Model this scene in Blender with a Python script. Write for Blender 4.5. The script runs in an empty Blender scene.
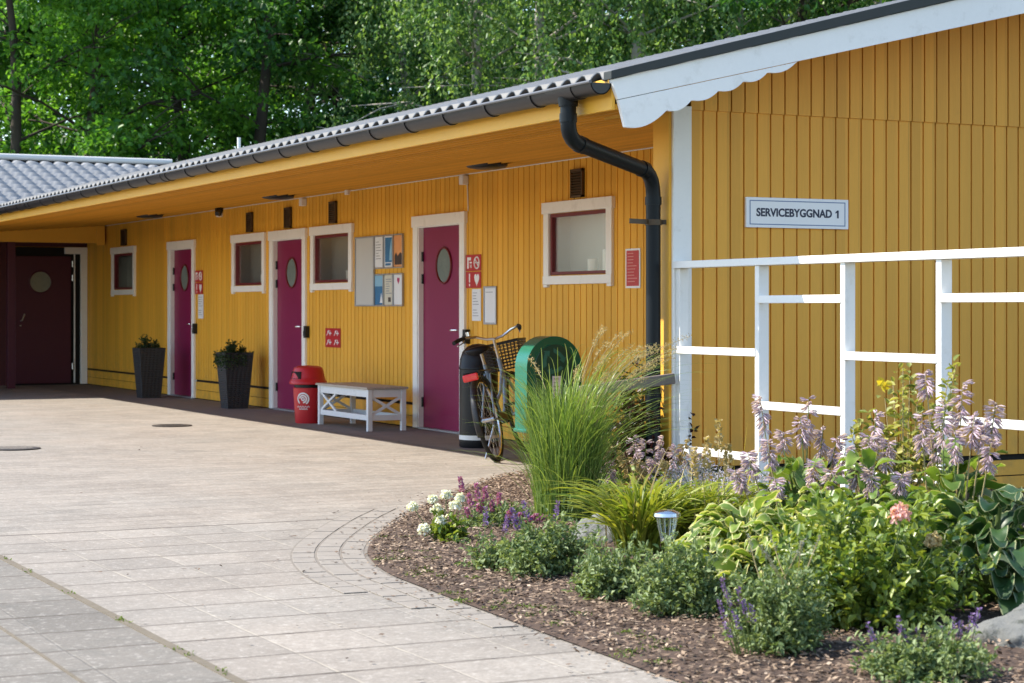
import bpy, math, random
import numpy as np
from mathutils import Vector, Matrix
random.seed(7); RNG = np.random.default_rng(7)
sc = bpy.context.scene; COL = sc.collection
R = math.radians; PI = math.pi

# ------------------------------------------------------------------ surveyed frame
CAM = np.array([-6.314, -10.485, 1.24]); RT = np.array([.8953, -.4454, 0]); FW = np.array([.4454, .8953, 0]); FPX = 1984.
def at(x, y, z=0.0):                      # point of the plot seen at photo pixel (x, y) on height z
    r = FW + RT*(x-512)/FPX + np.array([0, 0, (309-y)/FPX]); t = (z-1.24)/r[2]
    p = CAM + r*t; return float(p[0]), float(p[1])
def away(x, d):                           # ground point at distance d along the sight line of column x
    p = CAM + (FW + RT*(x-512)/FPX)*d; return float(p[0]), float(p[1])

# ------------------------------------------------------------------ materials
def nt(name):
    m = bpy.data.materials.new(name); m.use_nodes = True
    n = m.node_tree.nodes; l = m.node_tree.links
    return m, n, l, n['Principled BSDF'], n['Material Output']
def mth(n, l, op, a, b=None, c=None):
    k = n.new('ShaderNodeMath'); k.operation = op
    for i, v in enumerate((a, b, c)):
        if v is None: continue
        if isinstance(v, (int, float)): k.inputs[i].default_value = v
        else: l.new(v, k.inputs[i])
    return k.outputs[0]
def mixc(n, l, f, a, b, mode='MIX'):
    k = n.new('ShaderNodeMix'); k.data_type = 'RGBA'; k.blend_type = mode
    for s, v in ((0, f), (6, a), (7, b)):
        if isinstance(v, (int, float)): k.inputs[s].default_value = v
        elif isinstance(v, tuple): k.inputs[s].default_value = (*v, 1)
        else: l.new(v, k.inputs[s])
    return k.outputs[2]
def noise(n, l, scale, detail=4, rough=.6, vec=None, stretch=None):
    k = n.new('ShaderNodeTexNoise'); k.inputs['Scale'].default_value = scale
    k.inputs['Detail'].default_value = detail; k.inputs['Roughness'].default_value = rough
    if vec is None:
        g = n.new('ShaderNodeNewGeometry'); vec = g.outputs['Position']
    if stretch:
        mp = n.new('ShaderNodeMapping'); mp.inputs['Scale'].default_value = stretch
        l.new(vec, mp.inputs['Vector']); vec = mp.outputs[0]
    l.new(vec, k.inputs['Vector']); return k.outputs['Fac']
def remap(n, l, v, a, b, c=0., d=1.):
    k = n.new('ShaderNodeMapRange'); l.new(v, k.inputs[0])
    for i, q in enumerate((a, b, c, d)): k.inputs[i+1].default_value = q
    return k.outputs[0]
def bump(n, l, p, h, s=.3, dist=.01):
    b = n.new('ShaderNodeBump'); b.inputs['Strength'].default_value = s; b.inputs['Distance'].default_value = dist
    l.new(h, b.inputs['Height']); l.new(b.outputs[0], p.inputs['Normal'])

def paint(name, col, rough=.5, var=.12, scale=3., bumps=.15, dirt=None, metal=0., stretch=None, spec=.4):
    m, n, l, p, o = nt(name)
    f = noise(n, l, scale, 6, .65, stretch=stretch)
    f2 = noise(n, l, scale*14, 3, .6)
    v = mth(n, l, 'MULTIPLY_ADD', f, var*2, 1-var)
    v = mth(n, l, 'MULTIPLY', v, mth(n, l, 'MULTIPLY_ADD', f2, var*.8, 1-var*.4))
    hs = n.new('ShaderNodeHueSaturation'); hs.inputs['Color'].default_value = (*col, 1); l.new(v, hs.inputs['Value'])
    c = hs.outputs[0]
    if dirt: c = mixc(n, l, remap(n, l, noise(n, l, scale*2.3, 8, .7), .56, .8, 0, .6), c, dirt)
    l.new(c, p.inputs['Base Color'])
    p.inputs['Roughness'].default_value = rough; p.inputs['Metallic'].default_value = metal
    p.inputs['Specular IOR Level'].default_value = spec
    if bumps: bump(n, l, p, f2, bumps, .004)
    return m

def siding(name, col, axis, pitch, off=0.):       # painted boards: each board its own slight tone
    m, n, l, p, o = nt(name)
    g = n.new('ShaderNodeNewGeometry'); s = n.new('ShaderNodeSeparateXYZ'); l.new(g.outputs['Position'], s.inputs[0])
    idx = mth(n, l, 'FLOOR', mth(n, l, 'DIVIDE', mth(n, l, 'SUBTRACT', s.outputs[axis], off), pitch))
    w = n.new('ShaderNodeTexWhiteNoise'); w.noise_dimensions = '1D'; l.new(idx, w.inputs['W'])
    f = noise(n, l, 2.2, 6, .7, stretch=(1, 1, .25)); f2 = noise(n, l, 60, 4, .7, stretch=(1, 1, .06))
    v = mth(n, l, 'ADD', mth(n, l, 'MULTIPLY_ADD', w.outputs['Value'], .17, .78), mth(n, l, 'MULTIPLY_ADD', f, .24, -.06))
    v = mth(n, l, 'MULTIPLY', v, mth(n, l, 'MULTIPLY_ADD', f2, .16, .92))
    hs = n.new('ShaderNodeHueSaturation'); hs.inputs['Color'].default_value = (*col, 1); l.new(v, hs.inputs['Value'])
    dirt = remap(n, l, noise(n, l, 5, 8, .75), .62, .78, 0, .35)
    spl = mth(n, l, 'MULTIPLY', remap(n, l, s.outputs[2], .75, .15, 0, .5), remap(n, l, noise(n, l, 9, 6, .7), .42, .66))
    c = mixc(n, l, mth(n, l, 'MAXIMUM', dirt, spl), hs.outputs[0], (.36, .22, .06))
    l.new(c, p.inputs['Base Color']); p.inputs['Roughness'].default_value = .55; p.inputs['Specular IOR Level'].default_value = .3
    bump(n, l, p, f2, .25, .003); return m

def leafmat(name, c1, c2, trans=.35, rough=.45, edge=None, sheen=.35, e0=1.0):
    m, n, l, p, o = nt(name)
    a = n.new('ShaderNodeAttribute'); a.attribute_name = 'rnd'
    c = mixc(n, l, a.outputs['Fac'], c1, c2)
    if edge:
        e = n.new('ShaderNodeAttribute'); e.attribute_name = 'edge'
        nz = noise(n, l, 60, 3, .6)
        c = mixc(n, l, remap(n, l, mth(n, l, 'ADD', e.outputs['Fac'], mth(n, l, 'MULTIPLY', nz, .3)), e0, e0+.14), c, edge)
    l.new(c, p.inputs['Base Color']); p.inputs['Roughness'].default_value = rough; p.inputs['Specular IOR Level'].default_value = sheen
    t = n.new('ShaderNodeBsdfTranslucent'); l.new(mixc(n, l, 1., c, (1.25, 1.2, .55), 'MULTIPLY'), t.inputs['Color'])
    x = n.new('ShaderNodeMixShader'); x.inputs[0].default_value = trans
    l.new(p.outputs[0], x.inputs[1]); l.new(t.outputs[0], x.inputs[2]); l.new(x.outputs[0], o.inputs['Surface'])
    return m

YEL = (.83, .43, .044)
M = {}
M['wall'] = siding('ochre_boards_long', YEL, 1, .11)
M['gable'] = siding('ochre_boards_gable', (.80, .395, .055), 0, .1)
M['yellow'] = paint('ochre_paint', YEL, .5, .1, 2, .1)
M['soffit'] = siding('ochre_soffit_boards', (.76, .36, .034), 0, 2.83/22, -.86); M['soffitgap'] = paint('dark_ochre_gap', (.10, .04, .006), .8, .2, 5, 0)
M['white'] = paint('white_trim_paint', (.85, .83, .79), .45, .07, 3, .1, dirt=(.55, .52, .46))
M['whitefence'] = paint('white_fence_paint', (.82, .80, .76), .5, .05, 4, .15, dirt=(.62, .58, .5))
M['door'] = paint('plum_door_paint', (.22, .011, .066), .38, .08, 1.5, .05)
M['doordark'] = paint('dark_maroon_paint', (.065, .010, .024), .45, .1, 1.5, .05)
M['red_frame'] = paint('crimson_sash_paint', (.15, .010, .016), .4, .08, 4, .05)
M['maroonwall'] = paint('maroon_panel_paint', (.075, .016, .02), .6, .15, 2, .1)
M['black'] = paint('black_metal', (.012, .012, .014), .38, .1, 5, .05)
M['blackp'] = paint('black_plastic', (.008, .008, .010), .4, .15, 5, .05, spec=.25)
M['gutter'] = paint('anthracite_gutter_steel', (.012, .0105, .0115), .4, .2, 4, .05, spec=.5)
M['rim'] = paint('sunlit_gutter_rim', (.11, .11, .115), .4, .1, 6, 0)  # sunlit line along the rim painted in, paler than the gutter steel
M['pipe'] = paint('black_downpipe_steel', (.006, .009, .012), .42, .2, 4, .04, spec=.22)
M['steel'] = paint('bare_steel', (.55, .56, .57), .3, .1, 8, .05, metal=1.)
M['chrome'] = paint('bright_steel', (.7, .7, .7), .18, .05, 8, 0, metal=1.)
M['brown'] = paint('brown_grille_metal', (.075, .045, .02), .5, .1, 5, .05)
M['hole'] = paint('dark_gap', (.01, .008, .007), .9, .1, 5, 0)
M['red'] = paint('red_plastic', (.46, .014, .022), .38, .1, 4, .05)
M['signred'] = paint('red_sign_enamel', (.48, .018, .022), .35, .05, 6, 0)
M['signwhite'] = paint('white_sign_enamel', (.80, .80, .80), .35, .04, 6, 0)
M['paper'] = paint('printed_paper', (.74, .75, .77), .6, .05, 8, 0)
M['ink'] = paint('dark_blue_ink', (.025, .03, .06), .5, .05, 8, 0)
M['greyink'] = paint('grey_print_ink', (.3, .31, .34), .5, .05, 8, 0)
M['blueprint'] = paint('blue_print', (.03, .16, .34), .5, .3, 9, 0)
M['skyprint'] = paint('pale_blue_print', (.25, .48, .66), .5, .2, 9, 0)
M['orangeprint'] = paint('orange_print', (.75, .33, .12), .5, .2, 9, 0)
M['darkprint'] = paint('dark_brown_print', (.05, .03, .025), .5, .2, 9, 0)
M['creamprint'] = paint('cream_print', (.62, .60, .50), .5, .1, 9, 0)
M['alu'] = paint('aluminium_frame', (.42, .43, .45), .4, .05, 6, 0, metal=.6)
M['green'] = paint('green_bin_plastic', (.004, .125, .072), .27, .12, 4, .03, spec=.55)
M['greend'] = paint('dark_green_bin_panel', (.003, .065, .048), .3, .12, 4, .03, spec=.5)
M['greenmark'] = paint('pale_green_print', (.03, .17, .13), .5, .1, 4, 0)
M['bench'] = paint('white_bench_paint', (.66, .67, .68), .5, .08, 5, .15, dirt=(.45, .43, .4))
M['wood'] = paint('grey_weathered_wood', (.16, .13, .115), .75, .3, 5, .4, stretch=(4, 4, 40))
M['seatwood'] = paint('worn_wood_seat', (.38, .325, .27), .6, .25, 6, .3, stretch=(12, 1, 1))
M['pot'] = None
M['bikeblue'] = paint('steel_blue_paint', (.20, .27, .36), .3, .1, 8, .02, spec=.6)
M['rubber'] = paint('black_rubber', (.013, .013, .013), .75, .2, 12, .1)
M['ceramic'] = paint('white_cup', (.85, .84, .8), .3, .04, 5, 0)
M['trunk'] = paint('dark_bark', (.055, .042, .032), .9, .4, 6, .8, stretch=(1, 1, .25))
M['birch'] = paint('pale_birch_bark', (.34, .31, .27), .8, .3, 5, .4, dirt=(.04, .035, .03), stretch=(1, 1, 3))
M['stem'] = paint('green_stem', (.10, .14, .035), .6, .25, 20, 0)
M['drystem'] = paint('straw_stem', (.34, .27, .13), .7, .25, 20, 0)
M['iron'] = paint('cast_iron', (.05, .042, .036), .6, .3, 20, .4)
M['soil'] = paint('dark_soil', (.07, .045, .032), .95, .4, 10, .8)

def mk_pot():
    m, n, l, p, o = nt('woven_dark_rattan')
    g = n.new('ShaderNodeNewGeometry'); s = n.new('ShaderNodeSeparateXYZ'); l.new(g.outputs['Position'], s.inputs[0])
    a = mth(n, l, 'SINE', mth(n, l, 'MULTIPLY', s.outputs[2], 260.))
    u = mth(n, l, 'ADD', s.outputs[0], s.outputs[1])
    b = mth(n, l, 'SINE', mth(n, l, 'MULTIPLY', u, 120.))
    h = mth(n, l, 'ADD', a, mth(n, l, 'MULTIPLY', b, .5))
    nz = noise(n, l, 9, 5, .6, stretch=(1, 1, 6))
    f = mth(n, l, 'ADD', remap(n, l, h, -1.5, 1.5, 0, .6), mth(n, l, 'MULTIPLY', nz, .5))
    l.new(mixc(n, l, f, (.010, .012, .014), (.042, .047, .053)), p.inputs['Base Color'])
    p.inputs['Roughness'].default_value = .5; bump(n, l, p, h, .6, .006); return m
M['pot'] = mk_pot()

def mk_glass():
    m, n, l, p, o = nt('window_glass')
    t = n.new('ShaderNodeBsdfTransparent'); t.inputs[0].default_value = (.93, .95, .93, 1)
    gl = n.new('ShaderNodeBsdfGlossy'); gl.inputs['Roughness'].default_value = .22; gl.inputs['Color'].default_value = (.9, .95, .95, 1)
    fr = n.new('ShaderNodeFresnel'); fr.inputs[0].default_value = 1.5
    x = n.new('ShaderNodeMixShader'); l.new(mth(n, l, 'MULTIPLY_ADD', fr.outputs[0], .5, .0), x.inputs[0])
    l.new(t.outputs[0], x.inputs[1]); l.new(gl.outputs[0], x.inputs[2]); l.new(x.outputs[0], o.inputs['Surface']); return m
M['glass'] = mk_glass()
M['blind'] = paint('grey_roller_blind', (.25, .255, .235), .8, .1, 2, .05)
M['frost'] = paint('frosted_porthole_glass', (.20, .24, .22), .12, .35, 5, 0, spec=.8)

def mk_tile(name, lo, hi, rough):
    m, n, l, p, o = nt(name)
    f = noise(n, l, 3.5, 6, .65); f2 = noise(n, l, 40, 4, .7)
    c = mixc(n, l, f, lo, hi)
    c = mixc(n, l, remap(n, l, f2, .58, .75, 0, .5), c, (.07, .075, .06))
    l.new(c, p.inputs['Base Color']); p.inputs['Roughness'].default_value = rough; p.inputs['Specular IOR Level'].default_value = .3 if rough > .4 else .6
    bump(n, l, p, f2, .2, .004); return m
M['tile'] = mk_tile('slate_grey_tile', (.055, .062, .072), (.11, .12, .137), .5); M['tilew'] = mk_tile('glare_pale_tile', (.19, .195, .205), (.36, .365, .37), .34)  # wing copy of the same tile, roof glare put into its paler colour
M['ridge'] = paint('pale_ridge_metal', (.55, .55, .53), .45, .1, 3, .05)
M['roofedge'] = paint('dark_roof_edge_felt', (.03, .034, .032), .6, .2, 6, .1)
M['pvc'] = paint('white_plastic', (.75, .75, .72), .4, .05, 5, 0)

def mk_paving():
    m, n, l, p, o = nt('concrete_slabs')
    g = n.new('ShaderNodeNewGeometry'); s = n.new('ShaderNodeSeparateXYZ'); l.new(g.outputs['Position'], s.inputs[0])
    wob = mth(n, l, 'MULTIPLY_ADD', noise(n, l, 2.5, 3, .5), .02, -.01)
    X = mth(n, l, 'ADD', s.outputs[0], wob); Y = mth(n, l, 'ADD', s.outputs[1], wob)
    def pattern(w, h, x0, y0, shift, jx, jy):
        row = mth(n, l, 'DIVIDE', mth(n, l, 'SUBTRACT', Y, y0), h); ri = mth(n, l, 'FLOOR', row)
        off = mth(n, l, 'MULTIPLY', mth(n, l, 'FRACT', mth(n, l, 'MULTIPLY', ri, .5)), shift*2)
        cx = mth(n, l, 'ADD', mth(n, l, 'DIVIDE', mth(n, l, 'SUBTRACT', X, x0), w), off); ci = mth(n, l, 'FLOOR', cx)
        def edge(v, size, j):
            f = mth(n, l, 'FRACT', v); d = mth(n, l, 'MULTIPLY', mth(n, l, 'MINIMUM', f, mth(n, l, 'SUBTRACT', 1., f)), size)
            return remap(n, l, d, j*.45, j, 1, 0)
        cb = n.new('ShaderNodeCombineXYZ'); l.new(ci, cb.inputs[0]); l.new(ri, cb.inputs[1])
        wn = n.new('ShaderNodeTexWhiteNoise'); wn.noise_dimensions = '2D'; l.new(cb.outputs[0], wn.inputs['Vector'])
        return edge(row, h, jx), edge(cx, w, jy), wn.outputs['Value']
    a = pattern(.365, .42, -4.19, .46, 0, .016, .007); b = pattern(.28, .21, 0, .46, .5, .018, .004)
    far = mth(n, l, 'GREATER_THAN', Y, .46)
    def pick(i): 
        k = n.new('ShaderNodeMix'); l.new(far, k.inputs[0]); l.new(a[i], k.inputs[2]); l.new(b[i], k.inputs[3]); return k.outputs[0]
    jr, jc, tone = pick(0), pick(1), pick(2)
    big = noise(n, l, .7, 5, .6); mid = noise(n, l, 5, 6, .65); fine = noise(n, l, 75, 4, .75); grit = noise(n, l, 24, 6, .78)
    v = mth(n, l, 'ADD', mth(n, l, 'MULTIPLY_ADD', tone, .18, .76), mth(n, l, 'MULTIPLY_ADD', big, .5, -.16))
    v = mth(n, l, 'ADD', v, mth(n, l, 'MULTIPLY_ADD', mid, .5, -.25)); v = mth(n, l, 'ADD', v, mth(n, l, 'MULTIPLY_ADD', fine, 1.1, -.55))
    base = mixc(n, l, remap(n, l, noise(n, l, .9, 3, .5), .35, .7), (.266, .234, .199), (.256, .233, .203))
    dark = mth(n, l, 'LESS_THAN', X, -4.19)
    base = mixc(n, l, dark, base, (.190, .172, .148))
    base = mixc(n, l, mth(n, l, 'MULTIPLY', dark, remap(n, l, mid, .45, .75)), base, (.120, .112, .097))
    hs = n.new('ShaderNodeHueSaturation'); l.new(base, hs.inputs['Color']); l.new(v, hs.inputs['Value'])
    c = mixc(n, l, remap(n, l, grit, .52, .66, 0, .5), hs.outputs[0], (.17, .145, .12))
    c = mixc(n, l, remap(n, l, grit, .46, .34, 0, .45), c, (.52, .48, .43))
    brk = mth(n, l, 'MULTIPLY', remap(n, l, noise(n, l, 1.6, 5, .7), .36, .56, .25, 1), remap(n, l, noise(n, l, 1., 6, .75, stretch=(1.4, 4.5, 1)), .42, .58, .1, 1))
    c = mixc(n, l, mth(n, l, 'MULTIPLY', mth(n, l, 'SUBTRACT', jc, mth(n, l, 'MULTIPLY', jc, dark)), mth(n, l, 'MULTIPLY', brk, .6)), c, (.40, .355, .28))
    c = mixc(n, l, mth(n, l, 'MULTIPLY', jr, mth(n, l, 'MULTIPLY', mth(n, l, 'MAXIMUM', brk, mth(n, l, 'MULTIPLY_ADD', far, -.55, .55)), mth(n, l, 'MULTIPLY_ADD', far, -.45, .98))), c, (.075, .06, .048))
    bj = mth(n, l, 'MULTIPLY', mth(n, l, 'LESS_THAN', mth(n, l, 'ABSOLUTE', mth(n, l, 'SUBTRACT', Y, .46)), .016), .75)
    c = mixc(n, l, bj, c, (.07, .056, .045))
    l.new(c, p.inputs['Base Color']); p.inputs['Roughness'].default_value = .8; p.inputs['Specular IOR Level'].default_value = .25
    h = mth(n, l, 'SUBTRACT', mth(n, l, 'MULTIPLY_ADD', grit, .35, mth(n, l, 'MULTIPLY', fine, .3)), mth(n, l, 'MAXIMUM', jr, mth(n, l, 'MULTIPLY', jc, .6)))
    h = mth(n, l, 'ADD', h, mth(n, l, 'MULTIPLY', tone, .3))
    bump(n, l, p, h, .55, .006); return m
M['paving'] = mk_paving()
M['sett'] = paint('grey_sett_stone', (.240, .213, .183), .85, .3, 7, .5, dirt=(.17, .145, .115))

def mk_ground():
    m, n, l, p, o = nt('grass_ground')
    f = noise(n, l, 1.5, 8, .7); l.new(mixc(n, l, f, (.035, .06, .015), (.11, .12, .04)), p.inputs['Base Color']); p.inputs['Roughness'].default_value = 1.
    bump(n, l, p, noise(n, l, 20, 5, .7), 1., .05); return m
M['ground'] = mk_ground()
def mk_chip():
    m, n, l, p, o = nt('bark_chips')
    a = n.new('ShaderNodeAttribute'); a.attribute_name = 'rnd'
    r = n.new('ShaderNodeValToRGB'); e = r.color_ramp.elements; e[0].color = (.055, .033, .020, 1); e[1].position = .5; e[1].color = (.20, .132, .085, 1)
    q = r.color_ramp.elements.new(.8); q.color = (.36, .265, .18, 1); q = r.color_ramp.elements.new(1.); q.color = (.46, .36, .27, 1)
    l.new(a.outputs['Fac'], r.inputs[0]); l.new(r.outputs[0], p.inputs['Base Color']); p.inputs['Roughness'].default_value = .85; return m
M['chip'] = mk_chip()
def mk_rock():
    m, n, l, p, o = nt('lichened_granite')
    f = noise(n, l, 7, 8, .7); c = mixc(n, l, f, (.085, .088, .083), (.22, .22, .205))
    c = mixc(n, l, remap(n, l, noise(n, l, 16, 6, .75), .55, .66), c, (.055, .06, .05))
    l.new(c, p.inputs['Base Color']); p.inputs['Roughness'].default_value = .85; bump(n, l, p, noise(n, l, 35, 6, .75), .6, .02); return m
M['rock'] = mk_rock()

# leaf colours
L = {}
L['tree1'] = leafmat('bright_tree_leaf', (.030, .125, .018), (.19, .41, .055), .5, .4)
L['tree2'] = leafmat('birch_leaf', (.045, .13, .035), (.25, .39, .12), .5, .38, sheen=.5)
L['tree3'] = leafmat('deep_green_leaf', (.013, .066, .018), (.085, .22, .042), .45, .42)
L['salvia'] = leafmat('grey_green_leaf', (.085, .145, .045), (.30, .37, .17), .3, .5)
L['rose'] = leafmat('yellow_green_leaf', (.065, .135, .020), (.30, .36, .06), .35, .35, sheen=.5)
L['shrub'] = leafmat('pale_lime_leaf', (.16, .20, .045), (.44, .42, .11), .35, .45)
L['hosta'] = leafmat('green_hosta_leaf', (.07, .15, .025), (.22, .31, .055), .4, .45, edge=(.42, .42, .18), sheen=.5)
L['hostad'] = leafmat('blue_green_hosta_leaf', (.018, .055, .018), (.05, .105, .028), .28, .42, edge=(.36, .38, .20), sheen=.5)
L['hostav'] = leafmat('variegated_hosta_leaf', (.10, .18, .03), (.27, .36, .07), .4, .45, edge=(.62, .60, .30), e0=.86)
L['day'] = leafmat('lime_strap_leaf', (.115, .18, .022), (.36, .38, .06), .38, .4)
L['grass'] = leafmat('ornamental_grass_blade', (.085, .165, .028), (.29, .38, .10), .35, .4)
L['gold'] = leafmat('golden_leaf', (.55, .42, .03), (.65, .55, .08), .4, .45)
L['plume'] = leafmat('straw_plume', (.36, .27, .12), (.52, .42, .22), .3, .6)
L['burg'] = leafmat('burgundy_leaf', (.022, .008, .009), (.06, .016, .014), .2, .4)
L['lilac'] = leafmat('lilac_petal', (.42, .31, .44), (.72, .60, .70), .35, .5)
L['lav'] = leafmat('grey_lavender_flower', (.36, .34, .46), (.58, .55, .66), .3, .6)
L['violet'] = leafmat('violet_petal', (.14, .075, .27), (.30, .19, .42), .3, .5)
L['pinkp'] = leafmat('mauve_pink_petal', (.30, .08, .24), (.50, .22, .38), .3, .5)
L['white'] = leafmat('white_petal', (.70, .72, .62), (.86, .86, .82), .3, .5)
L['pink'] = leafmat('pale_pink_petal', (.74, .36, .36), (.82, .56, .50), .3, .5)
L['sageleaf'] = leafmat('silver_leaf', (.12, .14, .11), (.26, .28, .23), .25, .6)
L['weed'] = leafmat('small_weed_leaf', (.07, .13, .02), (.20, .26, .05), .35, .5)
L['potleaf'] = leafmat('dark_herb_leaf', (.020, .045, .018), (.06, .10, .035), .25, .5)

# ------------------------------------------------------------------ mesh builder
class MB:
    def __init__(s): s.v = []; s.f = []
    def add(s, vs, fs):
        b = len(s.v); s.v += [tuple(map(float, q)) for q in vs]; s.f += [tuple(b+i for i in f) for f in fs]; return s
    def box(s, x0, x1, y0, y1, z0, z1):
        return s.add([(x0,y0,z0),(x1,y0,z0),(x1,y1,z0),(x0,y1,z0),(x0,y0,z1),(x1,y0,z1),(x1,y1,z1),(x0,y1,z1)],
                     [(0,3,2,1),(4,5,6,7),(0,1,5,4),(1,2,6,5),(2,3,7,6),(3,0,4,7)])
    def bar(s, a, b, w, h, up=(0,0,1)):     # rectangular bar from a to b
        a = Vector(a); b = Vector(b); d = (b-a).normalized(); u = Vector(up)
        if abs(d.dot(u)) > .95: u = Vector((1,0,0))
        r = d.cross(u).normalized()*w/2; t = r.cross(d).normalized()*h/2
        vs = [p+q for p in (a, b) for q in (-r-t, r-t, r+t, -r+t)]
        return s.add(vs, [(0,1,2,3),(7,6,5,4),(0,4,5,1),(1,5,6,2),(2,6,7,3),(3,7,4,0)])
    def tube(s, pts, r, n=8, cap=True, closed=False):
        P = [Vector(p) for p in pts]; k = len(P); rr = r if isinstance(r, (list, tuple)) else [r]*k
        vs = []; ref = None
        for i in range(k):
            if closed: t = (P[(i+1) % k]-P[i-1]).normalized()
            else: t = (P[min(i+1, k-1)]-P[max(i-1, 0)]).normalized()
            if ref is None: ref = Vector((0,0,1)) if abs(t.z) < .9 else Vector((1,0,0))
            a = t.cross(ref); a = a.normalized() if a.length > 1e-6 else t.orthogonal().normalized()
            b = t.cross(a).normalized(); ref = -(b) if False else a.cross(t)
            for j in range(n):
                q = 2*PI*j/n; vs.append(P[i]+(a*math.cos(q)+b*math.sin(q))*rr[i])
        fs = []
        for i in range(k if closed else k-1):
            i2 = (i+1) % k
            for j in range(n):
                j2 = (j+1) % n; fs.append((i*n+j, i*n+j2, i2*n+j2, i2*n+j))
        if cap and not closed: fs += [tuple(range(n-1, -1, -1)), tuple((k-1)*n+j for j in range(n))]
        return s.add(vs, fs)
    def lathe(s, prof, cx=0, cy=0, n=24, z=0):
        vs = [(cx+r*math.cos(2*PI*j/n), cy+r*math.sin(2*PI*j/n), z+h) for r, h in prof for j in range(n)]
        fs = [(i*n+j, i*n+(j+1) % n, (i+1)*n+(j+1) % n, (i+1)*n+j) for i in range(len(prof)-1) for j in range(n)]
        if prof[0][0] > 1e-4: fs.append(tuple(range(n-1, -1, -1)))
        if prof[-1][0] > 1e-4: fs.append(tuple((len(prof)-1)*n+j for j in range(n)))
        return s.add(vs, fs)
    def prism(s, pts, d):                   # planar outline pts pushed along vector d
        k = len(pts); d = Vector(d); vs = [Vector(p) for p in pts]+[Vector(p)+d for p in pts]
        return s.add(vs, [tuple(range(k-1, -1, -1)), tuple(range(k, 2*k))]+[(i, (i+1) % k, k+(i+1) % k, k+i) for i in range(k)])
    def build(s, name, mat, parent=None, org=(0,0,0), smooth=False, bevel=0, fix=True):
        me = bpy.data.meshes.new(name); me.from_pydata([(a-org[0], b-org[1], c-org[2]) for a, b, c in s.v], [], s.f); me.update()
        if fix:
            import bmesh
            bm = bmesh.new(); bm.from_mesh(me); bmesh.ops.recalc_face_normals(bm, faces=bm.faces); bm.to_mesh(me); bm.free()
        me.materials.append(mat)
        o = bpy.data.objects.new(name, me); COL.objects.link(o)
        if parent: o.parent = parent
        if smooth:
            me.polygons.foreach_set('use_smooth', [True]*len(me.polygons))
            if smooth != 'all':
                md = o.modifiers.new('edges', 'EDGE_SPLIT'); md.split_angle = R(40)
        if bevel:
            md = o.modifiers.new('bevel', 'BEVEL'); md.width = bevel; md.segments = 2; md.limit_method = 'ANGLE'; md.angle_limit = R(50)
        return o

def tag(o, label, cat, group=None, kind=None):
    if kind: o['kind'] = kind
    if label: o['label'] = label
    if cat: o['category'] = cat
    if group: o['group'] = group
    return o
def thing(name, label, cat, loc=(0,0,0), rz=0, group=None):
    o = bpy.data.objects.new(name, None); COL.objects.link(o); o.location = loc; o.rotation_euler.z = rz
    o.empty_display_size = .1; return tag(o, label, cat, group)
def kids(o): return [c for c in bpy.data.objects if c.parent == o]
def dup(o, parent=None):
    c = o.copy(); COL.objects.link(c)
    if parent: c.parent = parent
    for k in kids(o): dup(k, c)
    return c
def structure(o): o['kind'] = 'structure'; return o

# ------------------------------------------------------------------ foliage builders (numpy)
def unit(a): return a/np.maximum(np.linalg.norm(a, axis=-1, keepdims=True), 1e-9)
def leafmesh(name, P, D, N, ln, wd, mat, parent=None, cup=.25, rnd=None):
    """P base, D direction, N normal; every leaf a folded six-corner blade"""
    k = len(P); D = unit(D); S = unit(np.cross(D, N)); N = unit(np.cross(S, D))
    ln = np.broadcast_to(np.asarray(ln, float), (k,))[:, None]; wd = np.broadcast_to(np.asarray(wd, float), (k,))[:, None]
    up = N*wd*cup
    v = np.stack([P, P+D*ln*.38-S*wd*.5+up, P+D*ln*.75-S*wd*.36+up*.7, P+D*ln-N*ln*.12, P+D*ln*.75+S*wd*.36+up*.7, P+D*ln*.38+S*wd*.5+up], 1)
    return rawmesh(name, v.reshape(-1, 3), np.array([[0, 1, 2, 3], [0, 3, 4, 5]]), k, 6, mat, parent, rnd)
def quadleaf(name, P, D, N, ln, wd, mat, parent=None, rnd=None):
    k = len(P); D = unit(D); S = unit(np.cross(D, N))
    ln = np.broadcast_to(np.asarray(ln, float), (k,))[:, None]; wd = np.broadcast_to(np.asarray(wd, float), (k,))[:, None]
    v = np.stack([P, P+D*ln*.45-S*wd*.5, P+D*ln, P+D*ln*.45+S*wd*.5], 1)
    return rawmesh(name, v.reshape(-1, 3), np.array([[0, 1, 2, 3]]), k, 4, mat, parent, rnd)
def rawmesh(name, V, F, k, nv, mat, parent=None, rnd=None, edge=None, smooth=False):
    faces = (np.arange(k)[:, None, None]*nv+F[None]).reshape(-1, F.shape[1])
    me = bpy.data.meshes.new(name); nf = len(faces); fl = F.shape[1]
    me.vertices.add(len(V)); me.vertices.foreach_set('co', np.ascontiguousarray(V, dtype=np.float32).ravel())
    me.loops.add(nf*fl); me.loops.foreach_set('vertex_index', np.ascontiguousarray(faces, dtype=np.int32).ravel())
    me.polygons.add(nf); me.polygons.foreach_set('loop_start', np.arange(0, nf*fl, fl, dtype=np.int32))
    if rnd is None: rnd = RNG.random(k)
    a = me.attributes.new('rnd', 'FLOAT', 'POINT'); a.data.foreach_set('value', np.repeat(rnd, nv).astype(np.float32))
    if edge is not None:
        e = me.attributes.new('edge', 'FLOAT', 'POINT'); e.data.foreach_set('value', np.tile(edge, k).astype(np.float32))
    me.update(calc_edges=True); me.validate()
    if smooth: me.polygons.foreach_set('use_smooth', [True]*nf)
    me.materials.append(mat); o = bpy.data.objects.new(name, me); COL.objects.link(o)
    if parent: o.parent = parent
    return o
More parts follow.
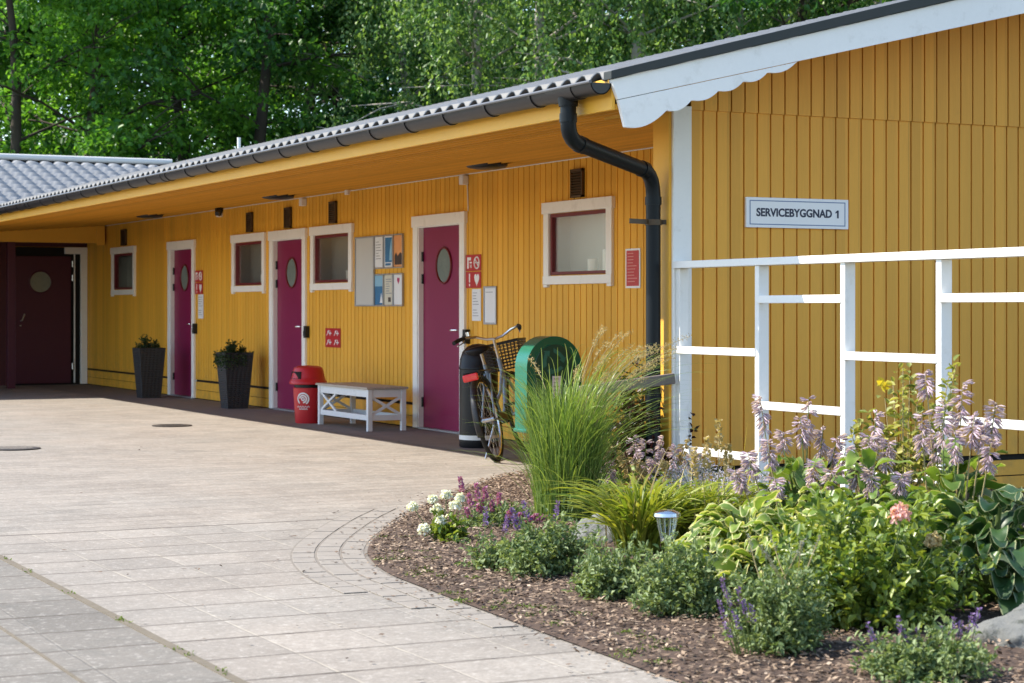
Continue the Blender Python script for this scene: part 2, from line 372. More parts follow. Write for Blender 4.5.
def dirs(k, zmin=-1, zmax=1):
    z = RNG.uniform(zmin, zmax, k); a = RNG.uniform(0, 2*PI, k); r = np.sqrt(1-z*z); return np.stack([r*np.cos(a), r*np.sin(a), z], 1)
def ribbons(name, B, az, ln, h, wd, mat, parent=None, seg=7, droop=1., twist=.4, z0=0., edge=False, rnd=None, power=2.2):
    """arching strap blades: base B, azimuth az, reach ln, height h, width wd"""
    k = len(B); t = np.linspace(0, 1, seg+1)[None, :]
    o = np.stack([np.cos(az), np.sin(az)], 1)
    out = ln[:, None]*(t**1.5); up = h[:, None]*(1.75*t-droop*.75*t**power) if True else 0
    C = np.zeros((k, seg+1, 3)); C[:, :, 0] = B[:, 0:1]+o[:, 0:1]*out; C[:, :, 1] = B[:, 1:2]+o[:, 1:2]*out; C[:, :, 2] = B[:, 2:3]+up
    T = np.gradient(C, axis=1); T = unit(T)
    side = np.stack([-o[:, 1], o[:, 0], np.zeros(k)], 1)+twist*RNG.normal(0, 1, (k, 3)); S = unit(np.cross(T, np.cross(side[:, None, :]+0*T, T)))
    prof = np.minimum(1, np.minimum(t*6+.5, (1-t)**.75*1.7+.04))[..., None]
    W = np.asarray(wd)[:, None, None]*.5*prof
    V = np.stack([C-S*W, C+S*W], 2).reshape(-1, 3)
    F = np.array([[2*i, 2*i+1, 2*i+3, 2*i+2] for i in range(seg)])
    return rawmesh(name, V, F, k, 2*(seg+1), mat, parent, rnd, smooth=True)

def bush_leaves(r, h, stems, per, ln, wd, spread=1., flat=.0):
    """leaf frames along stems that fan out from the foot of a low bush"""
    d = dirs(stems, .12, 1.); tip = d*np.array([r, r, h])*RNG.uniform(.55, 1.16, (stems, 1))*(1+.14*np.sin(3*np.arctan2(d[:, 1:2], d[:, 0:1])+RNG.uniform(0, 6))); foot = np.stack([RNG.normal(0, r*.18, stems), RNG.normal(0, r*.18, stems), np.zeros(stems)], 1)
    t = RNG.beta(2.4, 1.1, (stems, per))[..., None]
    P = foot[:, None]*(1-t)+tip[:, None]*t+RNG.normal(0, .012, (stems, per, 3)); P[..., 2] = np.maximum(P[..., 2], .01)
    ax = unit(tip-foot)[:, None]+0*P
    D = unit(ax*.55+dirs(stems*per).reshape(stems, per, 3)*.95*spread)
    N = unit(np.array([0, 0, 1.])+RNG.normal(0, .5, (stems, per, 3))+ax*.2)
    k = stems*per
    return P.reshape(k, 3), D.reshape(k, 3), N.reshape(k, 3), ln*RNG.uniform(.6, 1.25, k), wd*RNG.uniform(.6, 1.25, k), foot, tip
def stems_mesh(foot, tip, r, sag=.0, n=4):
    mb = MB()
    for a, b in zip(foot, tip):
        m = (a+b)/2+np.array([0, 0, sag]); mb.tube([a, m, b], [r, r*.8, r*.5], n, cap=False)
    return mb
def spike_frames(base, axis, length, per, w):
    t = RNG.random(per)[:, None]; P = base+axis*length*t+RNG.normal(0, w*.15, (per, 3))
    D = unit(dirs(per)*[1, 1, .5]+axis*.5); return P, D, unit(RNG.normal(0, 1, (per, 3)))

# ------------------------------------------------------------------ render, world, camera
w = bpy.data.worlds.new('World'); sc.world = w; w.use_nodes = True
SUN = Vector((-.849, .528, 1.10)).normalized()
elev = math.asin(SUN.z); rot = math.atan2(SUN.x, SUN.y)
sky = w.node_tree.nodes.new('ShaderNodeTexSky'); sky.sky_type = 'NISHITA'; sky.sun_disc = False
sky.sun_elevation = elev; sky.sun_rotation = rot; sky.air_density = 1.; sky.dust_density = .35; sky.ozone_density = 1.2
bg = w.node_tree.nodes['Background']; bg.inputs['Strength'].default_value = .15
w.node_tree.links.new(sky.outputs[0], bg.inputs['Color'])
sl = bpy.data.lights.new('sun', 'SUN'); sl.energy = 4.2; sl.angle = R(.53); sl.color = (1., .93, .81)
so = bpy.data.objects.new('sun', sl); COL.objects.link(so); so.rotation_euler = SUN.to_track_quat('Z', 'Y').to_euler(); so.location = (-8, 8, 20)
sc.view_settings.view_transform = 'Standard'; sc.view_settings.look = 'None'; sc.view_settings.exposure = 1.2; sc.view_settings.gamma = 1
cd = bpy.data.cameras.new('camera'); cam = bpy.data.objects.new('camera', cd); COL.objects.link(cam); sc.camera = cam
cam.location = CAM; cam.rotation_euler = (R(90), 0, -math.atan2(.4454, .8953))
cd.sensor_width = 36; cd.lens = 36*FPX/1024; cd.shift_y = -32.5/1024; cd.clip_end = 2000; cd.clip_start = .1
cd.dof.use_dof = True; cd.dof.focus_distance = 12.5; cd.dof.aperture_fstop = 6.3
sc.cycles.max_bounces = 8; sc.cycles.diffuse_bounces = 4; sc.cycles.transparent_max_bounces = 12

# ------------------------------------------------------------------ ground, paving, bed
structure(MB().add([(-400,-400,-.06),(400,-400,-.06),(400,400,-.06),(-400,400,-.06)], [(0,1,2,3)]).build('ground', M['ground'], fix=False))
structure(MB().add([(-22,-16,0),(2.6,-16,0),(2.6,21.85,0),(-22,21.85,0)], [(0,1,2,3)]).build('paving', M['paving'], fix=False))
structure(MB().add([(.96,.2,.004),(1.975,.2,.004),(1.975,21.85,.004),(.96,21.85,.004)],[(0,1,2,3)]).build('veranda_shade_sheet', paint('painted_veranda_shade', (.17,.15,.14), .8, .3, 5, .4), fix=False))  # eave shade painted as a darker sheet over the paving, edge on the shadow line
structure(MB().box(-4.205,-4.17,-12,.5,-.02,.004).box(-4.664,-4.652,-12,-1.6,-.02,.0035).build('soil_joint', paint('sandy_joint', (.15, .125, .092), .95, .35, 14, .6, dirt=(.06, .08, .025))))
BED = [(.35,2.75),(.05,2.55),(-.45,1.95),(-1.0,1.26),(-1.62,.39),(-1.99,-.2),(-2.34,-.82),(-2.56,-1.35),(-2.70,-1.93),(-2.75,-2.51),(-2.82,-3.53),(-2.86,-4.26),(-2.89,-4.84),(-2.9,-6.5),(-2.7,-8.2)]
def catmull(P, m=8):
    P = [np.array(p, float) for p in P]; out = []
    for i in range(len(P)-1):
        a = P[max(i-1, 0)]; b = P[i]; c = P[i+1]; d = P[min(i+2, len(P)-1)]
        for t in np.linspace(0, 1, m, endpoint=False): out.append(.5*((2*b)+(c-a)*t+(2*a-5*b+4*c-d)*t*t+(-a+3*b-3*c+d)*t**3))
    return np.array(out+[P[-1]])
BL = catmull(BED)
seglen = np.r_[0, np.cumsum(np.linalg.norm(np.diff(BL, axis=0), axis=1))]
def on_edge(s):                             # point and outward normal on the bed edge
    x = np.interp(s, seglen, BL[:, 0]); y = np.interp(s, seglen, BL[:, 1]); e = .05
    t = np.array([np.interp(s+e, seglen, BL[:, 0])-np.interp(s-e, seglen, BL[:, 0]), np.interp(s+e, seglen, BL[:, 1])-np.interp(s-e, seglen, BL[:, 1])]); t /= max(np.linalg.norm(t), 1e-6)
    return np.array([x, y]), np.array([t[1], -t[0]])
def bed_in(x, y):                           # metres inside the bed edge
    d = np.sqrt((BL[:, 0][None]-x[:, None])**2+(BL[:, 1][None]-y[:, None])**2); i = d.argmin(1)
    j = np.clip(i, 1, len(BL)-2); t = BL[j+1]-BL[j-1]; nx, ny = t[:, 1], -t[:, 0]
    s = (x-BL[i, 0])*nx+(y-BL[i, 1])*ny
    return np.where(s < 0, 1, -1)*d.min(1)
n0 = on_edge(3.)[1]; OUT = 1 if n0[0] < 0 else -1
if OUT < 0:
    _b = bed_in
    def bed_in(x, y): return -_b(x, y)
def bed_z(x, y):
    q = np.clip(bed_in(np.atleast_1d(np.float64(x)), np.atleast_1d(np.float64(y))), 0, 1.2); return .012+.05*(q/1.2)**.7
mb = MB(); 
nb = len(BL); lay = [0, .05, .15, .35, .8, 1.6]
inner = np.array([4.2, -3.2]); vs = []
for p in BL:
    for q in (0., .02, .06, .14, .3, .55, .8):
        c = np.array([1.6, p[1]*.75-.3 if p[1] < 1 else p[1]*.4]); x = p*(1-q)+c*q; vs.append((x[0], x[1], (.006 if q == 0 else float(bed_z(*x)[0]))+(0 if q == 0 else random.uniform(-.006, .006))))
fs = [(i*7+j, (i+1)*7+j, (i+1)*7+j+1, i*7+j+1) for i in range(nb-1) for j in range(6)]
mb.add(vs, fs)
mb.add([(.6,-9,.03),(9,-9,.03),(9,.01,.03),(.6,.01,.03)], [(0,1,2,3)])
structure(mb.build('planting_bed', M['soil'], smooth='all'))
# bark chips: nobody could count them
k = 110000; x = RNG.uniform(-3.1, 1.2, k); y = RNG.uniform(-7.5, 2.8, k); q = bed_in(x, y)
ok = (q > -.14) & ((q > 0) | (RNG.random(k) < .10*(1+q/.14))) & ((q < .95) | (RNG.random(k) < .35)); x, y, q = x[ok], y[ok], q[ok]; k = len(x)
stray = q < .015
P = np.stack([x, y, bed_z(x, y)+RNG.uniform(.002, .022, k)], 1); a = RNG.uniform(0, 2*PI, k)
P[stray, 2] = .008
D = np.stack([np.cos(a), np.sin(a), RNG.normal(0, .25, k)], 1); N = unit(np.stack([RNG.normal(0, .35, k), RNG.normal(0, .35, k), np.ones(k)], 1))
ch = quadleaf('bark_chips', P, D, N, RNG.uniform(.010, .042, k), RNG.uniform(.006, .016, k), M['chip'], rnd=RNG.beta(1.5, 1.9, k))
tag(ch, 'reddish brown bark chips covering the flower bed', 'mulch', kind='stuff')
# crumbs of bark and dry leaves blown onto the slabs
k = 420; s = RNG.uniform(1.5, 11, k); pts = []
for i in range(k):
    p, nrm = on_edge(s[i]); d = RNG.exponential(.22); pts.append((*(p+nrm*OUT*d), .009))
k2 = 90; pts += [(RNG.uniform(-5, 1), RNG.uniform(-4, 8), .009) for _ in range(k2)]; P = np.array(pts); k = len(P); a = RNG.uniform(0, 2*PI, k)
tag(quadleaf('bark_crumbs', P, np.stack([np.cos(a), np.sin(a), 0*a], 1), np.stack([RNG.normal(0, .3, k), RNG.normal(0, .3, k), np.ones(k)], 1), RNG.uniform(.01, .035, k), RNG.uniform(.006, .016, k), M['chip'], rnd=RNG.random(k)*.5), 'loose crumbs of bark blown across the paving', 'litter', kind='stuff')
# setts that follow the rounded edge of the bed
mb = MB()
for r_, (d0, d1) in enumerate(((.02, .13), (.145, .255), (.27, .38))):
    s = 2.6+.05*r_
    while s < 7.2-.5*r_:
        ln = random.uniform(.15, .2); g = .012
        p0, n0 = on_edge(s); p1, n1 = on_edge(s+ln-g); h = .0025+random.uniform(0, .002)
        q = [p0+n0*OUT*d0, p1+n1*OUT*d0, p1+n1*OUT*d1, p0+n0*OUT*d1]
        mb.prism([(*a, .001) for a in q], (0, 0, h)); s += ln
structure(mb.build('sett_edging', M['sett'], bevel=.003))
mb = MB()
for d0, d1, s1 in ((.0, .39, 5.9),):
    ss = np.linspace(2.6, s1, 60); A = []; 
    for s in ss:
        p, nn = on_edge(s); A += [(*(p+nn*OUT*d0), .002), (*(p+nn*OUT*d1), .002)]
    mb.add(A, [(2*i, 2*i+1, 2*i+3, 2*i+2) for i in range(59)])
structure(mb.build('sett_bedding', paint('sett_joint_sand', (.185, .162, .136), .95, .3, 16, .5), fix=False))
# little weeds in the joints and along the edge
k = 150; P = []
for _ in range(60):
    p, nrm = on_edge(RNG.uniform(4.2, 12)); c = p-nrm*OUT*RNG.uniform(-.02, .3); P += [(c[0]+RNG.normal(0, .025), c[1]+RNG.normal(0, .025), float(bed_z(*c)[0])) for _ in range(26)]
for yy in (-1.9, -2.75, -2.8, -3.5, -3.62, -4.0, -.6, -1.1): P += [(-4.19+RNG.normal(0, .010), yy+RNG.normal(0, .035), .004) for _ in range(9)]
P = np.array(P); k = len(P)
tag(leafmesh('weeds', P, dirs(k, .15, .9), dirs(k, .3, 1), RNG.uniform(.008, .02, k), RNG.uniform(.004, .008, k), L['weed']), 'tiny green weeds along the bed edge and slab joints', 'weeds', kind='stuff')

for lab, (px, py), r in (('round iron manhole cover nearer the planters', (172, 426), .21), ('round iron manhole cover with pale centre at left edge', (14, 449), .23)):
    x, y = at(px, py); t = thing('manhole_cover', lab, 'manhole cover', (x, y, .004), 0, 'manhole covers in the paving')
    MB().lathe([(r, 0), (r, .006), (r-.035, .007)], n=32).build('rim', M['iron'], t)
    mb = MB().lathe([(r-.037, .0), (r-.037, .0055), (.0, .006)], n=32)
    for i in range(10):
        for j in range(10):
            X, Y = (i-4.5)*.034, (j-4.5)*.034
            if X*X+Y*Y < (r-.06)**2: mb.box(X-.01, X+.01, Y-.01, Y+.01, .005, .010)
    mb.build('lid', M['iron'] if px > 100 else paint('worn_concrete_lid', (.24, .21, .18), .85, .3, 20, .4), t)

# ------------------------------------------------------------------ the service building (x = along the gable, y = along the veranda)
WX = 1.97; SL = .258; EX = -.90; EZ = 2.535; RX = 3.75; WY = 18.05; RZ = EZ+SL*(RX-EX)
B = thing('service_building', 'long ochre boarded service building with plum doors, deep veranda roof and white scalloped gable board', 'building', (0, 0, 0))
DOORS = [(7.17, 8.43), (11.61, 12.88), (15.97, 17.22)]                       # outer trim
WINS = [(4.22, 5.48), (10.14, 11.44), (13.06, 14.34), (18.95, 20.28)]
op = [(a+.115, b-.115, 0., 2.09) for a, b in DOORS]+[(a+.10, b-.10, 1.545, 2.095) for a, b in WINS]
def rects(y0, y1, z0, z1, ops, pitch=None, gap=0):
    out = []
    cuts = [y0, y1]
    if pitch:
        n = int(round((y1-y0)/pitch)); iv = [(y0+i*pitch+gap/2, y0+(i+1)*pitch-gap/2) for i in range(n)]
    else:
        cuts = sorted({y0, y1, *[c for o in ops for c in o[:2] if y0 < c < y1]}); iv = list(zip(cuts[:-1], cuts[1:]))
    fin = []
    for a, b in iv:
        cs = sorted({a, b, *[c for o in ops for c in o[:2] if a < c < b]}); fin += list(zip(cs[:-1], cs[1:]))
    for a, b in fin:
        m = (a+b)/2; zc = [z0]
        for o in sorted([o for o in ops if o[0] < m < o[1]], key=lambda o: o[2]):
            if o[2] > z0 and zc[-1] < o[2]: zc.append(min(o[2], z1)); out.append((a, b, zc[-2], zc[-1]))
            zc.append(max(o[3], z0))
        if zc[-1] < z1: out.append((a, b, zc[-1], z1))
    return out
mb = MB()
for a, b, c, d in rects(.2, 21.9, .27, 2.62, op): mb.box(WX+.014, WX+.05, a, b, c, d)
for a, b, c, d in rects(.2, 21.9, .27, 2.60, op, .11, .013): mb.box(WX, WX+.016, a, b, c, d)
mb.build('veranda_wall', M['wall'], B)
mb = MB()
for a, b, c, d in rects(.2, 21.9, 0., .235, op):
    for i in range(2): MB().box(WX+.004, WX+.05, a, b, .015+i*.115, .015+i*.115+.108).build('base_board', M['wall'], B)
for a, b, c, d in rects(.2, 21.9, 0., .29, op): MB().box(WX+.03, WX+.06, a, b, c, .29).build('ventilation_gap', M['hole'], B)

def porthole(mbr, x, y, z, r, mat, parent, name='porthole'):
    g = MB(); g.add([(x-.002, y+(r-.012)*math.cos(t), z+(r-.012)*math.sin(t)) for t in np.linspace(0, 2*PI, 40, endpoint=False)], [tuple(range(40))]); o = g.build('glass', M['frost'], parent)
    g = MB(); P = [(x-.006, y+r*math.cos(t), z+r*math.sin(t)) for t in np.linspace(0, 2*PI, 40, endpoint=False)]
    g.tube(P, .012, 6, closed=True); g.build('porthole_ring', mat, parent, smooth=True)
def trim_frame(mb, a, b, z0, z1, top_extra=.02, bottom=True, t=.1, x=WX):
    mb.box(x-.028, x+.02, a, a+t, z0+(t if bottom else 0), z1-t); mb.box(x-.028, x+.02, b-t, b, z0+(t if bottom else 0), z1-t)
    mb.box(x-.036, x+.02, a-top_extra, b+top_extra, z1-t-.002, z1)
    if bottom: mb.box(x-.033, x+.02, a-.002, b+.002, z0+.025, z0+t+.002); mb.box(x-.03, x+.02, a, a+t*.8, z0, z0+.024); mb.box(x-.03, x+.02, b-t*.8, b, z0, z0+.024)
for i, (a, b) in enumerate(DOORS):
    mb = MB().box(WX+.035, WX+.08, a+.135, b-.135, .022, 2.075)
    d = mb.build('door', M['door'], B, bevel=.003)
    mb = MB(); trim_frame(mb, a, b, .012, 2.2, bottom=False, t=.112); mb.build('door_frame', M['white'], d, bevel=.004)
    mb = MB().box(WX-.018, WX+.09, a+.1155, a+.134, .02, 2.09).box(WX-.018, WX+.09, b-.134, b-.1155, .02, 2.09).box(WX-.018, WX+.09, a+.1345, b-.1345, 2.077, 2.0895)
    mb.build('door_jamb', M['white'], d)
    MB().box(WX-.02, WX+.09, a+.12, b-.12, .002, .021).build('threshold', M['alu'], d)
    for z in (.28, 1.55, 1.78): MB().tube([(WX+.022, b-.142, z-.05), (WX+.022, b-.142, z+.05)], .012, 8).build('hinge', M['black'], d)
    porthole(None, WX+.033, (a+b)/2-.03, 1.68, .18, M['red_frame'], d)
    y = a+.205
    mb = MB().tube([(WX+.035, y, 1.03), (WX-.02, y, 1.03), (WX-.03, y+.012, 1.03), (WX-.03, y+.115, 1.028)], .0095, 8).box(WX+.028, WX+.034, y-.022, y+.022, .93, 1.09)
    mb.build('handle', M['chrome'], d, smooth=True)
    MB().box(WX-.055, WX, a-.085, a-.02, .90, 1.04).box(WX-.062, WX-.055, a-.08, a-.025, .92, .98).build('lock_box', M['black'], B, bevel=.005)
cups = []
for i, (a, b) in enumerate(WINS):
    mb = MB(); trim_frame(mb, a, b, 1.435, 2.2); fr = mb.build('window', M['white'], B, bevel=.004)
    a2, b2, z0, z1 = a+.102, b-.102, 1.547, 2.093
    mb = MB().box(WX-.006, WX+.06, a2, a2+.032, z0, z1).box(WX-.006, WX+.06, b2-.032, b2, z0, z1).box(WX-.006, WX+.06, a2+.032, b2-.032, z1-.03, z1).box(WX-.006, WX+.06, a2+.032, b2-.032, z0, z0+.026)
    mb.build('sash', M['red_frame'], fr)
    MB().add([(WX+.02, a2+.03, z0+.022), (WX+.02, b2-.03, z0+.022), (WX+.02, b2-.03, z1-.026), (WX+.02, a2+.03, z1-.026)], [(0, 1, 2, 3)]).build('pane', M['glass'], fr)
    mb = MB().box(WX+.058, WX+.26, a2-.01, b2+.01, z0-.03, z0-.001).box(WX+.058, WX+.26, a2-.01, b2+.01, z1+.001, z1+.03).box(WX+.058, WX+.26, a2-.03, a2-.008, z0, z1).box(WX+.058, WX+.26, b2+.008, b2+.03, z0, z1)
    mb.build('reveal', M['blind'], fr)
    MB().box(WX+.20, WX+.21, a2-.005, b2+.005, z0, z1).build('blind', M['blind'], fr)
# grilles under the soffit, and the small fittings
for y0, y1 in ((4.74, 4.96), (10.63, 10.84), (12.12, 12.34), (13.54, 13.75), (19.45, 19.72)):
    mb = MB().box(WX-.03, WX, y0, y0+.018, 2.22, 2.47).box(WX-.03, WX, y1-.018, y1, 2.22, 2.47).box(WX-.03, WX, y0, y1, 2.452, 2.47).box(WX-.03, WX, y0, y1, 2.22, 2.238).box(WX-.008, WX-.002, y0, y1, 2.22, 2.47)
    for i in range(9): mb.bar((WX-.02, y0+.015, 2.25+i*.024), (WX-.02, y1-.015, 2.25+i*.024), .022, .006, (0.6, 0, 1))
    mb.build('vent_grille', M['brown'], B)
for y in (7.16, 11.66, 14.81):
    MB().box(WX-.07, WX, y-.045, y+.045, 2.46, 2.55).build('sensor_box', M['pvc'], B, bevel=.01)
MB().tube([(WX-.01, 1.0, 2.563), (WX-.012, 22, 2.563)], .006, 6).tube([(WX-.01, 7.13, 2.46), (WX-.01, 7.11, 2.2)], .006, 6).build('cable', M['pvc'], B)
# gable
mb = MB().box(0, 9, .014, .2, .26, 2.6)
prof = [(0, .014, 2.49), (9, .014, 2.49), (9, .014, EZ+SL*(2*RX-9-EX)-.05), (RX, .014, RZ-.06), (0, .014, EZ+SL*(0-EX)-.06)]
mb.prism(prof, (0, .186, 0))
for i in range(89):
    x = .1305+i*.1; mb.box(x, x+.088, 0, .016, .262, 2.478)
    zt = min(EZ+SL*(x-EX), EZ+SL*(2*RX-x-.1-EX))-.06
    mb.add([(x, -.014, 2.47), (x+.089, -.014, 2.47), (x+.089, -.014, zt), (x, -.014, zt), (x, .016, 2.47), (x+.089, .016, 2.47), (x+.089, .016, zt), (x, .016, zt)], [(0,3,2,1),(4,5,6,7),(0,1,5,4),(1,2,6,5),(2,3,7,6),(3,0,4,7)])
mb.build('gable_wall', M['gable'], B)
for i in range(2): MB().box(.0, 9, .01, .06, .012+i*.108, .012+i*.108+.1).build('gable_base_board', M['gable'], B)
MB().box(.0, 9, .03, .2, 0, .29).build('gable_ventilation_gap', M['hole'], B)
MB().box(-.004, .128, -.026, .0, .05, 2.49).build('corner_trim', M['white'], B, bevel=.004)
mb = MB().box(-.022, -.001, -.002, .19, .03, 2.62); mb.build('corner_board', M['yellow'], B, bevel=.003)
MB().box(0.003, WX+.05, .201, .215, 0, 2.6).build('end_wall', M['yellow'], B)
# back and far walls
MB().box(8.9, 9, .2, 27.5, 0, 2.9).box(-9, 9, 27.5, 27.6, 0, 2.9).build('back_wall', M['wall'], B)
# soffit: boards that run along the veranda, slightly rising to the wall
mb = MB(); n = 22
for i in range(n):
    x0 = -.86+i*(WX+.86)/n; x1 = -.86+(i+1)*(WX+.86)/n-.012; z0, z1 = 2.365+(i/n)*.205, 2.365+((i+1)/n)*.205
    ys_ = -.82 if x1 < -.42 else (.0 if x1 < -.02 else .2); mb.add([(x0, ys_, z0-.011), (x1, ys_, z1), (x1, 21.9, z1), (x0, 21.9, z0-.011), (x0, ys_, z0+.02), (x1, ys_, z1+.02), (x1, 21.9, z1+.02), (x0, 21.9, z0+.02)], [(0,3,2,1),(4,5,6,7),(0,1,5,4),(1,2,6,5),(2,3,7,6),(3,0,4,7)])
mb.build('soffit', M['soffit'], B); mb = MB()
mb.add([(-.86, -.82, 2.395), (-.45, -.82, 2.4243), (-.45, 21.9, 2.4243), (-.86, 21.9, 2.395)], [(0, 1, 2, 3)]).add([(-.45, .0, 2.4244), (-.03, .0, 2.4545), (-.03, 21.9, 2.4545), (-.45, 21.9, 2.4244)], [(0, 1, 2, 3)]).add([(-.02, .2, 2.4551), (WX, .2, 2.60), (WX, 21.9, 2.60), (-.02, 21.9, 2.4551)], [(0, 1, 2, 3)])
mb.build('soffit_backing', M['soffitgap'], B)
mb = MB().box(-.885, -.862, -.82, 18.0, 2.352, 2.53); mb.build('fascia', M['yellow'], B, bevel=.003)
mb = MB()
for i in range(9): mb.box(-9, -.865, 18.06+i*.43, 18.06+i*.43+.424, 2.40, 2.42)
mb.box(-9, -.865, 18.05, 21.9, 2.421, 2.43).box(-9, -.886, 18.02, 18.045, 2.352, 2.53); mb.build('wing_soffit', M['soffit'], B)
MB().box(-8, WX-.03, 20.63, 20.77, 2.285, 2.60).box(1.80, 1.93, 20.60, 20.629, 2.25, 2.60).build('beam', M['yellow'], B, bevel=.004)
for x in (.47, -3.3): MB().box(x-.06, x+.06, 20.64, 20.76, 0, 2.285).build('veranda_post', M['doordark'], B, bevel=.005)
# the wing's wall, at the end of the veranda
mb = MB().box(-9, .70, 21.91, 22.0, 0, 2.6).box(.70, 2.02, 21.91, 22.0, 2.26, 2.6)
for i in range(80): mb.box(-9+i*.12, -9+i*.12+.108, 21.895, 21.912, .03, 2.6 if -9+i*.12+.108 < .70 else 2.6) if -9+i*.12+.108 < .70 else None
mb.build('wing_wall', M['maroonwall'], B)
d = MB().box(.80, 1.70, 21.86, 21.905, .03, 2.10).build('wing_door', M['doordark'], B, bevel=.004)
P = [(1.2+.18*math.cos(t), 21.855, 1.68+.18*math.sin(t)) for t in np.linspace(0, 2*PI, 36, endpoint=False)]
MB().add(P, [tuple(range(36))]).build('glass', paint('pale_porthole_glass', (.17, .19, .155), .12, .3, 5, 0, spec=.8), d)
MB().tube(P, .014, 6, closed=True).build('porthole_ring', M['doordark'], d, smooth=True)
MB().tube([(.88, 21.86, 1.05), (.88, 21.80, 1.05), (.89, 21.79, 1.06), (.93, 21.79, 1.16)], .011, 6).tube([(.87, 21.86, .97), (.87, 21.80, .97)], .01, 6).build('handle', M['steel'], d)
for z in (.3, 1.75, 1.98): MB().tube([(1.725, 21.85, z-.05), (1.725, 21.85, z+.05)], .014, 8).build('hinge', M['steel'], d)
mb = MB().box(1.86, 1.965, 21.83, 21.90, .012, 2.14).box(1.60, 1.965, 21.83, 21.90, 2.141, 2.25).box(1.755, 1.775, 21.87, 21.93, .03, 2.14); mb.build('wing_door_frame', M['white'], B, bevel=.004)
MB().box(.70, 2.02, 21.906, 21.99, 0, 2.25).build('dark_doorway', M['hole'], B)
# gutter with its brackets and end caps
def half_round(mb, x, z, y0, y1, r=.066, n=10, ax='y'):
    vs = []
    for yy in (y0, y1):
        for rr in (r, r-.006):
            for j in range(n+1):
                t = PI+PI*j/n; c = (x+rr*math.cos(t), yy, z+rr*math.sin(t)); vs.append(c)
    m = n+1; fs = []
    for j in range(n):
        fs += [(j, j+1, 2*m+j+1, 2*m+j), (m+j, 3*m+j, 3*m+j+1, m+j+1), (j, m+j, m+j+1, j+1), (2*m+j, 2*m+j+1, 3*m+j+1, 3*m+j)]
    fs += [(0, 2*m, 3*m, m), (n, m+n, 3*m+n, 2*m+n)]
    mb.add(vs, fs)
GX, GZ = EX-.062, 2.497
mb = MB(); half_round(mb, GX, GZ, -.835, 18.0)
mb.add([(GX+.066*math.cos(PI+PI*j/12), -.835, GZ+.066*math.sin(PI+PI*j/12)) for j in range(13)], [tuple(range(13))])
gut = mb.build('gutter', M['gutter'], B, smooth=True)
MB().tube([(GX-.068, -.838, GZ+.004), (GX-.068, 18, GZ+.004)], .0095, 8).build('gutter_rim', M['rim'], gut, smooth=True)
for a, b in ((-.60, -.30), (7.5, 7.62), (13.1, 13.22)): mb = MB(); half_round(mb, GX, GZ-.001, a, b, .071); mb.build('gutter_joint', M['gutter'], gut, smooth=True)
y = -.1
while y < 17.8: mb = MB(); half_round(mb, GX, GZ, y, y+.03, .073); mb.build('gutter_bracket', M['gutter'], gut, smooth=True); y += .62
# downpipe: outlet, swan neck, standpipe
oy = -.45; pr = .046
def arc(p0, p1, p2, m=6):                     # rounded corner p0-p1-p2
    p0, p1, p2 = map(Vector, (p0, p1, p2)); return [(1-t)**2*p0+2*t*(1-t)*p1+t*t*p2 for t in np.linspace(0, 1, m)]
A = Vector((GX, oy, 2.21)); Bv = Vector((-.10, .055, 2.075)); dd = (Bv-A).normalized()
path = [(GX, oy, 2.44), (GX, oy, 2.33)]+arc((GX, oy, 2.31), A, A+dd*.12)+arc(Bv-dd*.14, Bv, Bv-Vector((0, 0, .14)))+[(-.10, .055, 1.2), (-.10, .055, .22)]+arc((-.10, .055, .2), (-.10, .055, .1), (-.155, -.03, .06))
dp = MB().tube(path, pr, 18, cap=False).build('downpipe', M['pipe'], B, smooth=True)
mb = MB().tube([(GX, oy, 2.45), (GX, oy, 2.40)], [.06, .054], 18)
mb.build('gutter_outlet', M['pipe'], dp, smooth=True)
for a, b in [(q-dd*.006, q+dd*.05) for q in (A+dd*.12, Bv-dd*.15)]+[((GX, oy, 2.31), (GX, oy, 2.36)), ((-.10, .055, 1.93), (-.10, .055, 1.88)), ((-.10, .055, .72), (-.10, .055, .67))]:
    MB().tube([a, b], pr+.005, 18).build('pipe_joint', M['pipe'], dp, smooth=True)
MB().tube([(-.10, .055, 1.79), (-.10, .055, 1.755)], pr+.006, 18).bar((-.31, -.02, 1.775), (-.14, .045, 1.775), .006, .03).bar((-.06, .06, 1.775), (-.02, .03, 1.775), .006, .028).build('pipe_bracket', M['brown'], dp)
# roof tiles: two slopes meeting in a valley, ridge caps
def tiles(name, eave, ridge, s0, s1, fn, keep, tw=.18, cl=.345):
    nu = int((s1-s0)/tw*6); nc = int(math.ceil(math.hypot(ridge-eave, (ridge-eave)*SL)/cl)); U = np.linspace(s0, s1, nu+1)
    wv = .026*np.sin(U/tw*2*PI)+.008*np.sin(U/tw*4*PI+.8); rows = []; 
    for c in range(nc):
        for t, lift in ((0, .026 if name == 'roof' else .06), (.985, .002)): rows.append((min(c+t, nc), lift))
    V = []; 
    for rr, lift in rows:
        d = eave+(ridge-eave)*min(rr/nc, 1); 
        for u, h in zip(U, wv): V.append(fn(u, d, h+lift))
    F = []; m = nu+1
    for i in range(len(rows)-1):
        for j in range(nu):
            cx = [(V[i*m+j][q]+V[(i+1)*m+j+1][q])/2 for q in (0, 1)]
            if keep(*cx): F.append((i*m+j, i*m+j+1, (i+1)*m+j+1, (i+1)*m+j))
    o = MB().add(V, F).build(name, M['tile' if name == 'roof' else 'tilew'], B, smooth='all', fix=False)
    md = o.modifiers.new('thick', 'SOLIDIFY'); md.thickness = .014; md.offset = -1; return o
tiles('roof', EX, RX, -.77, RX+WY+1.2, lambda u, d, h: (d, u, EZ-.018+SL*(d-EX)+h), lambda x, y: y-WY < x-EX+.02)
